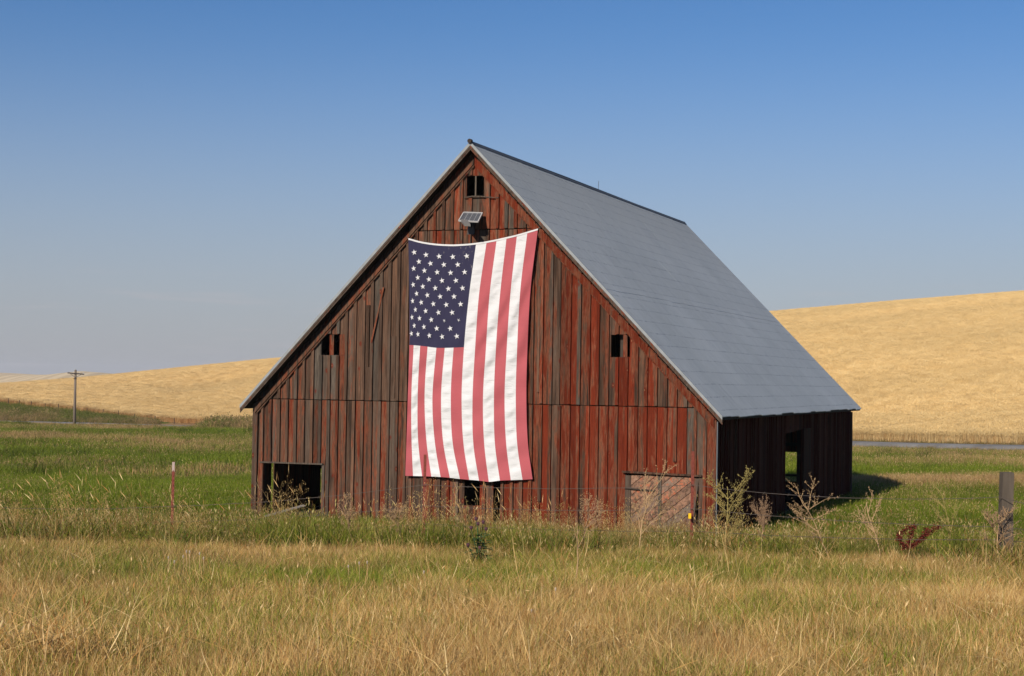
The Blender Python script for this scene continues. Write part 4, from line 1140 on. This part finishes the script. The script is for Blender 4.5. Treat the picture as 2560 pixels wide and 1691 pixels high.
scatter('rough_tufts', rough, 6, np.stack([X, Y, H(X, Y) - .05], 1), .35 + .4 * RNG.random(len(X)), np.clip(greenness(X, Y) + .25, 0, 1), .40 + .40 * RNG.random(len(X)), .1)
# green growth on the bank beyond the road, left
n = 2600; u_ = RNG.uniform(-.36, -.20, n); fr = RNG.random(n); Y = yroad(u_) + 4.5 + fr * (edged(u_) - 6); X = u_ * Y
k_ = edged(u_) > 9; X, Y, fr = X[k_], Y[k_], fr[k_]
scatter('far_bank_growth', rough, 6, np.stack([X, Y, H(X, Y) - .1], 1), .45 + .6 * RNG.random(len(X)), np.clip(.35 + .9 * fr + 1.2 * (fbm(X / 8, Y / 8, 3) - .5), 0, 1), .62 + .45 * RNG.random(len(X)), .1)

# wheat: standing edge and the crop over the hill
wheat = proto_set([clump_mesh('wheat_clump', WH, blades(60, .55, .65, .95, .018, .12, .15, 2, .9, .10, seedv=700 + i)) for i in range(6)])
n = 9000; u_ = RNG.uniform(-.36, .36, n); Y = yroad(u_) + edged(u_) + RNG.random(n) ** 1.3 * 9; X = u_ * Y
front_ = np.clip(1 - (Y - yroad(u_) - edged(u_)) / 1.6, 0, 1)
scatter('wheat_edge', wheat, 6, np.stack([X, Y, H(X, Y)], 1), .95 + .25 * RNG.random(n), np.where(u_ < -.17, .9, .25) * np.clip(1.6 * front_ + .15, 0, 1), 1.0 - .12 * front_ + RNG.normal(0, .05, n), .05)
n = 100000; u_ = RNG.uniform(-.36, .36, n); t = RNG.random(n) ** .8
Y0_ = yroad(u_) + edged(u_); Y = Y0_ + t * (crest_y(u_) + 8 - Y0_); X = u_ * Y
scatter('wheat_crop', wheat, 6, np.stack([X, Y, H(X, Y) - .25], 1), 1.0 + .22 * RNG.random(n), np.full(n, -.3), 1.0 + .26 * (fbm(X / 30, Y / 12, 4) - .5) - .10 * np.exp(-((u_ + .19) / .04) ** 2 - ((Y - 322) / 14) ** 2) + RNG.normal(0, .02, n), .05)  # left hollow darkened: its shade put into the crop brightness
# verge weeds by the road on the right
n = 700; u_ = RNG.uniform(.2, .36, n); Y = yroad(u_) + np.where(RNG.random(n) < .6, 4.5 + RNG.random(n) * 2.2, -4.2 - RNG.random(n) * 1.8); X = u_ * Y
scatter('verge_weeds', rough, 6, np.stack([X, Y, H(X, Y)], 1), .18 + .25 * RNG.random(n), np.clip(RNG.normal(.3, .3, n), 0, 1), .5 + .3 * RNG.random(n), .1)

# ------------------------------------------------------------------ single weeds one can point at
DRYST = mat_plain('dry_pale_stem', (.38, .25, .13), .8, .2, vary=.3, scale=30)
GOLDST = mat_plain('golden_green_stem', (.27, .21, .07), .8, .2, vary=.3, scale=30)
RUSTL = mat_plain('dark_rust_seed', (.10, .016, .010), .85, .2, vary=.5, scale=60)
THG = mat_plain('thistle_green', (.05, .09, .03), .8, .2, vary=.4, scale=40)
THP = mat_plain('thistle_purple', (.075, .032, .045), .8, .2, vary=.4, scale=60)
BROWNL = mat_plain('curled_brown_leaf', (.24, .15, .09), .85, .2, vary=.4, scale=50)
def grow(seed, H_, spread, nbr, levels=2, buds=1.0, budr=.009, lean=(0, 0)):
    rg = random.Random(seed); st = MB(); bd_ = MB()
    def bud(p, r):
        p = Vector(p); d = [Vector((r, 0, 0)), Vector((-r, 0, 0)), Vector((0, r, 0)), Vector((0, -r, 0)), Vector((0, 0, r * 1.3)), Vector((0, 0, -r * 1.3))]
        bd_.add([p + q for q in d], [(0, 2, 4), (2, 1, 4), (1, 3, 4), (3, 0, 4), (2, 0, 5), (1, 2, 5), (3, 1, 5), (0, 3, 5)])
    def br(p, d, L, r, lev):
        pts = [p]; n = 6
        for i in range(n):
            d = (d + Vector((rg.gauss(0, .11), rg.gauss(0, .11), rg.gauss(.02, .06)))).normalized(); p = p + d * L / n; pts.append(p)
        st.tube(pts, [r * (1 - .65 * i / n) for i in range(n + 1)], 4 if lev else 6)
        if lev < levels:
            for k_ in range(nbr if lev == 0 else max(3, nbr // 2)):
                t = rg.uniform(.38, 1.0) if lev == 0 else rg.uniform(.3, 1); q = pts[min(n, int(t * n))]
                an = rg.random() * 6.283
                dd = (d * (1 - spread * .5) + Vector((math.cos(an), math.sin(an) * .8, rg.uniform(-.1, .55))) * spread).normalized()
                br(q, dd, L * rg.uniform(.30, .52), r * .5, lev + 1)
        if lev >= 1:
            for k_ in range(int(9 * buds)): q = rg.choice(pts[1:]); bud(q + Vector((rg.gauss(0, .012), rg.gauss(0, .012), rg.gauss(0, .012))), budr * rg.uniform(.6, 1.5))
    br(Vector((0, 0, 0)), Vector((lean[0], lean[1], 1)).normalized(), H_, .011, 0)
    return st, bd_
def weed(name, label, x_, ybase, ytop, D_, seed, spread=.8, nbr=9, mats=(DRYST, DRYST), lean=(0, 0), levels=2, buds=1, budr=.0055, cat='weed', bn='seed_pod', group=None):
    p = pix(x_, ybase, D_); z0 = Hs(p.x, D_) ; t = pix(x_, ytop, D_)
    root = empty(name, (p.x, D_, z0)); tag(root, label, cat, group)
    st, bd_ = grow(seed, (t.z - z0) * .92, spread, nbr, levels, buds, budr, lean)
    st.build('stem', mats[0], root)
    if bd_.v: bd_.build(bn, mats[1], root)
    return root
w1 = weed('dry_weed', 'tall pale dead weed with wide bare forked branches before the shaded side wall', 2075, 1390, 1215, 23.6, 5, .85, 10, lean=(-.12, 0))
# rough scaly lower stem
weed('thorny_weed', 'yellowish branching weed full of small buds by the barn corner', 1815, 1380, 1200, 23.8, 9, .75, 13, (GOLDST, GOLDST), budr=.006, buds=1.6)
weed('dry_weed', 'thin twiggy weed pair in front of the shaded meadow grass', 2205, 1390, 1235, 23.4, 12, .5, 8, lean=(.02, 0))
weed('dry_weed', 'pale wispy weed left of the wooden post', 2375, 1390, 1225, 23.2, 15, .55, 9, (GOLDST, GOLDST))
weed('dry_weed', 'reddish twiggy dead weed below the side wall', 1905, 1385, 1275, 23.9, 21, .45, 14, (BROWNL, BROWNL), levels=2)
weed('dry_weed', 'tangled straw weed leaning on the base of the wooden post', 2508, 1400, 1270, 21.6, 25, .8, 12, (DRYST, BROWNL))
weed('dry_weed', 'slender seedy weed in front of the diagonal plank door', 1598, 1380, 1195, 23.7, 31, .45, 10, (DRYST, DRYST), lean=(-.05, 0))
weed('dry_weed', 'twiggy dead weed left of the middle steel post', 1010, 1385, 1255, 24.1, 33, .6, 10, (BROWNL, DRYST))
weed('dry_weed', 'loose pale weed standing before the small left barn opening', 1185, 1380, 1225, 24.2, 35, .5, 8, (DRYST, GOLDST))
weed('dry_weed', 'wispy brown weed right of the open left doorway', 880, 1385, 1245, 24.4, 37, .6, 10, (BROWNL, DRYST))
weed('dry_weed', 'spindly weed against the red boards right of the flag', 1455, 1385, 1240, 24.1, 39, .6, 10, (BROWNL, DRYST))
weed('forked_weed', 'long bent two stemmed dry weed standing out in the open bank grass', 1440, 1470, 1310, 18.2, 41, .35, 4, (DRYST, BROWNL), levels=1, buds=.6)
# rusty dock plant
dp = pix(2265, 1372, 22.8); z0 = Hs(dp.x, 22.8)
dock = empty('dock_plant', (dp.x, 22.8, z0)); tag(dock, 'dark rust red dock plant with leaning seed spikes left of the wooden post', 'plant')
ds = MB(); dsd = MB(); rg = random.Random(3)
def dp_(x, y): return pix(x, y, 22.8) - Vector((dp.x, 22.8, z0))
for spine in (([(2262, 1372), (2250, 1350), (2246, 1336), (2268, 1322), (2290, 1316)]), ([(2268, 1372), (2276, 1345), (2283, 1325)]), ([(2275, 1370), (2300, 1350), (2322, 1332), (2349, 1315)]), ([(2278, 1368), (2306, 1345), (2318, 1322)])):
    pts = [dp_(*q) for q in spine]; ds.tube(pts, [.010, .008, .007, .005, .004][:len(pts)], 5)
    for k_ in range(len(pts) - 1):
        for m_ in range(120):
            q = pts[k_].lerp(pts[k_ + 1], rg.random()) + Vector((rg.gauss(0, .022), rg.gauss(0, .022), rg.gauss(0, .022))); r = rg.uniform(.007, .016)
            u1 = Vector((rg.gauss(0, 1), rg.gauss(0, 1), rg.gauss(0, 1))).normalized() * r; u2 = u1.cross(Vector((rg.gauss(0, 1), rg.gauss(0, 1), 1))).normalized() * r
            dsd.add([q + u1, q + u2, q - u1, q - u2], [(0, 1, 2, 3)])
ds.build('stem', RUSTL, dock); dsd.build('seed_spike', RUSTL, dock)
# thistle in front of the openings
tp = pix(1200, 1420, 21.3); z0 = Hs(tp.x, 21.3)
th = empty('thistle', (tp.x, 21.3, z0)); tag(th, 'bushy green thistle with dull purple heads in the bank grass below the flag', 'plant')
ts, tl_, tf = MB(), MB(), MB(); rg = random.Random(8)
for k_ in range(7):
    ex, ey = (1173, 1318, ), 0
    tgt = [(1178, 1322), (1195, 1312), (1208, 1308), (1215, 1325), (1170, 1365), (1200, 1372), (1190, 1300)][k_]
    p0 = Vector((rg.gauss(0, .04), rg.gauss(0, .04), 0)); q = pix(*tgt, 21.3 + rg.uniform(-.1, .1)) - Vector((tp.x, 21.3, z0))
    mid = p0.lerp(q, .5) + Vector((rg.gauss(0, .03), 0, 0)); ts.tube([p0, mid, q], [.009, .007, .005], 5)
    for m_ in range(30):
        c_ = p0.lerp(q, rg.uniform(.03, .9) ** 1.5); an = rg.random() * 6.283; L = rg.uniform(.10, .19) * (1.2 - min(.8, c_.z))
        d = Vector((math.cos(an), math.sin(an), rg.uniform(-.1, .5))).normalized(); sd = d.cross(Vector((0, 0, 1))).normalized()
        v = [c_]; zig = 5
        lft = []; rgt = []
        for j in range(1, zig): t = j / zig; wv_ = L * .18 * (1 if j % 2 else .45); cc = c_ + d * L * t + Vector((0, 0, -L * .25 * t * t)); lft.append(cc + sd * wv_); rgt.append(cc - sd * wv_ + Vector((0, 0, .004)))
        tipp = c_ + d * L + Vector((0, 0, -L * .25)); poly = [c_] + lft + [tipp] + rgt[::-1]; tl_.add(poly, [tuple(range(len(poly)))])
    tf.tube([q - Vector((0, 0, .012)), q + Vector((0, 0, .01)), q + Vector((0, 0, .035))], [.012, .024, .02], 7)
ts.build('stem', THG, th); tl_.build('leaf', THG, th); tf.build('flower_head', THP, th)
# small seed-head plantains sticking out of the bank
for i, (x_, y_, D_) in enumerate(((421, 1395, 17.8), (436, 1405, 17.7), (458, 1392, 17.7), (466, 1380, 17.8), (474, 1381, 17.9), (499, 1385, 17.7), (509, 1397, 17.6), (871, 1417, 17.4), (898, 1409, 17.4), (918, 1407, 17.4), (1060, 1431, 17.2), (1389, 1474, 15.4), (1329, 1528, 14.2))):
    t = pix(x_, y_, D_); z0 = Hs(t.x, D_)
    li = ('shortest left outlier of the seven pale seed stalks on the open bank at left', 'second pale seed stalk from the left in the seven stalk cluster, low and thin',
          'low pale seed stalk just left of the tallest in the seven stalk cluster', 'tallest pale seed stalk of the seven stalk cluster on the open bank',
          'tall pale seed stalk touching the right side of the tallest one in the cluster', 'pale seed stalk with broad head near the right end of the seven stalk cluster',
          'rightmost lower pale seed stalk of the seven stalk cluster', 'leftmost low seed stalk of the row of three left of the thistle', 'middle seed stalk of the row of three left of the thistle',
          'right upright seed stalk of the row of three left of the thistle', 'lone short seed stalk just left of the thistle in the bank grass',
          'single pale seed stalk in the dry bank grass below the red boards', 'short bent seed stalk lowest in the bank grass below the flag')[i]
    s_ = empty('seed_stalk', (t.x, D_, z0)); tag(s_, li, 'plant', 'seed stalks on the bank')
    hh_ = t.z - z0
    MB().tube([(0, 0, -.02), (.006, 0, hh_ * .5), (0, 0, hh_)], .0035, 4).build('stem', DRYST, s_)
    MB().tube([(0, 0, hh_ - .015), (0, 0, hh_ + .005), (0, 0, hh_ + .02)], [.005, .010, .006], 6).build('seed_head', mat_plain('bleached_seed', (.36, .29, .22), .8, .2) if i == 0 else bpy.data.materials['bleached_seed'], s_)

# ------------------------------------------------------------------ haze
hz = bpy.data.materials.new('haze_air'); hz.use_nodes = True; hz.node_tree.nodes.clear()
ho = hz.node_tree.nodes.new('ShaderNodeOutputMaterial'); hv_ = hz.node_tree.nodes.new('ShaderNodeVolumePrincipled')
hv_.inputs['Density'].default_value = .00012; hv_.inputs['Color'].default_value = (.80, .84, .92, 1); hv_.inputs['Anisotropy'].default_value = .0
hz.node_tree.links.new(hv_.outputs[0], ho.inputs['Volume'])
tag(MB().box(-5400, 5400, -500, 5800, -17, 40).build('haze', hz), kind='stuff')
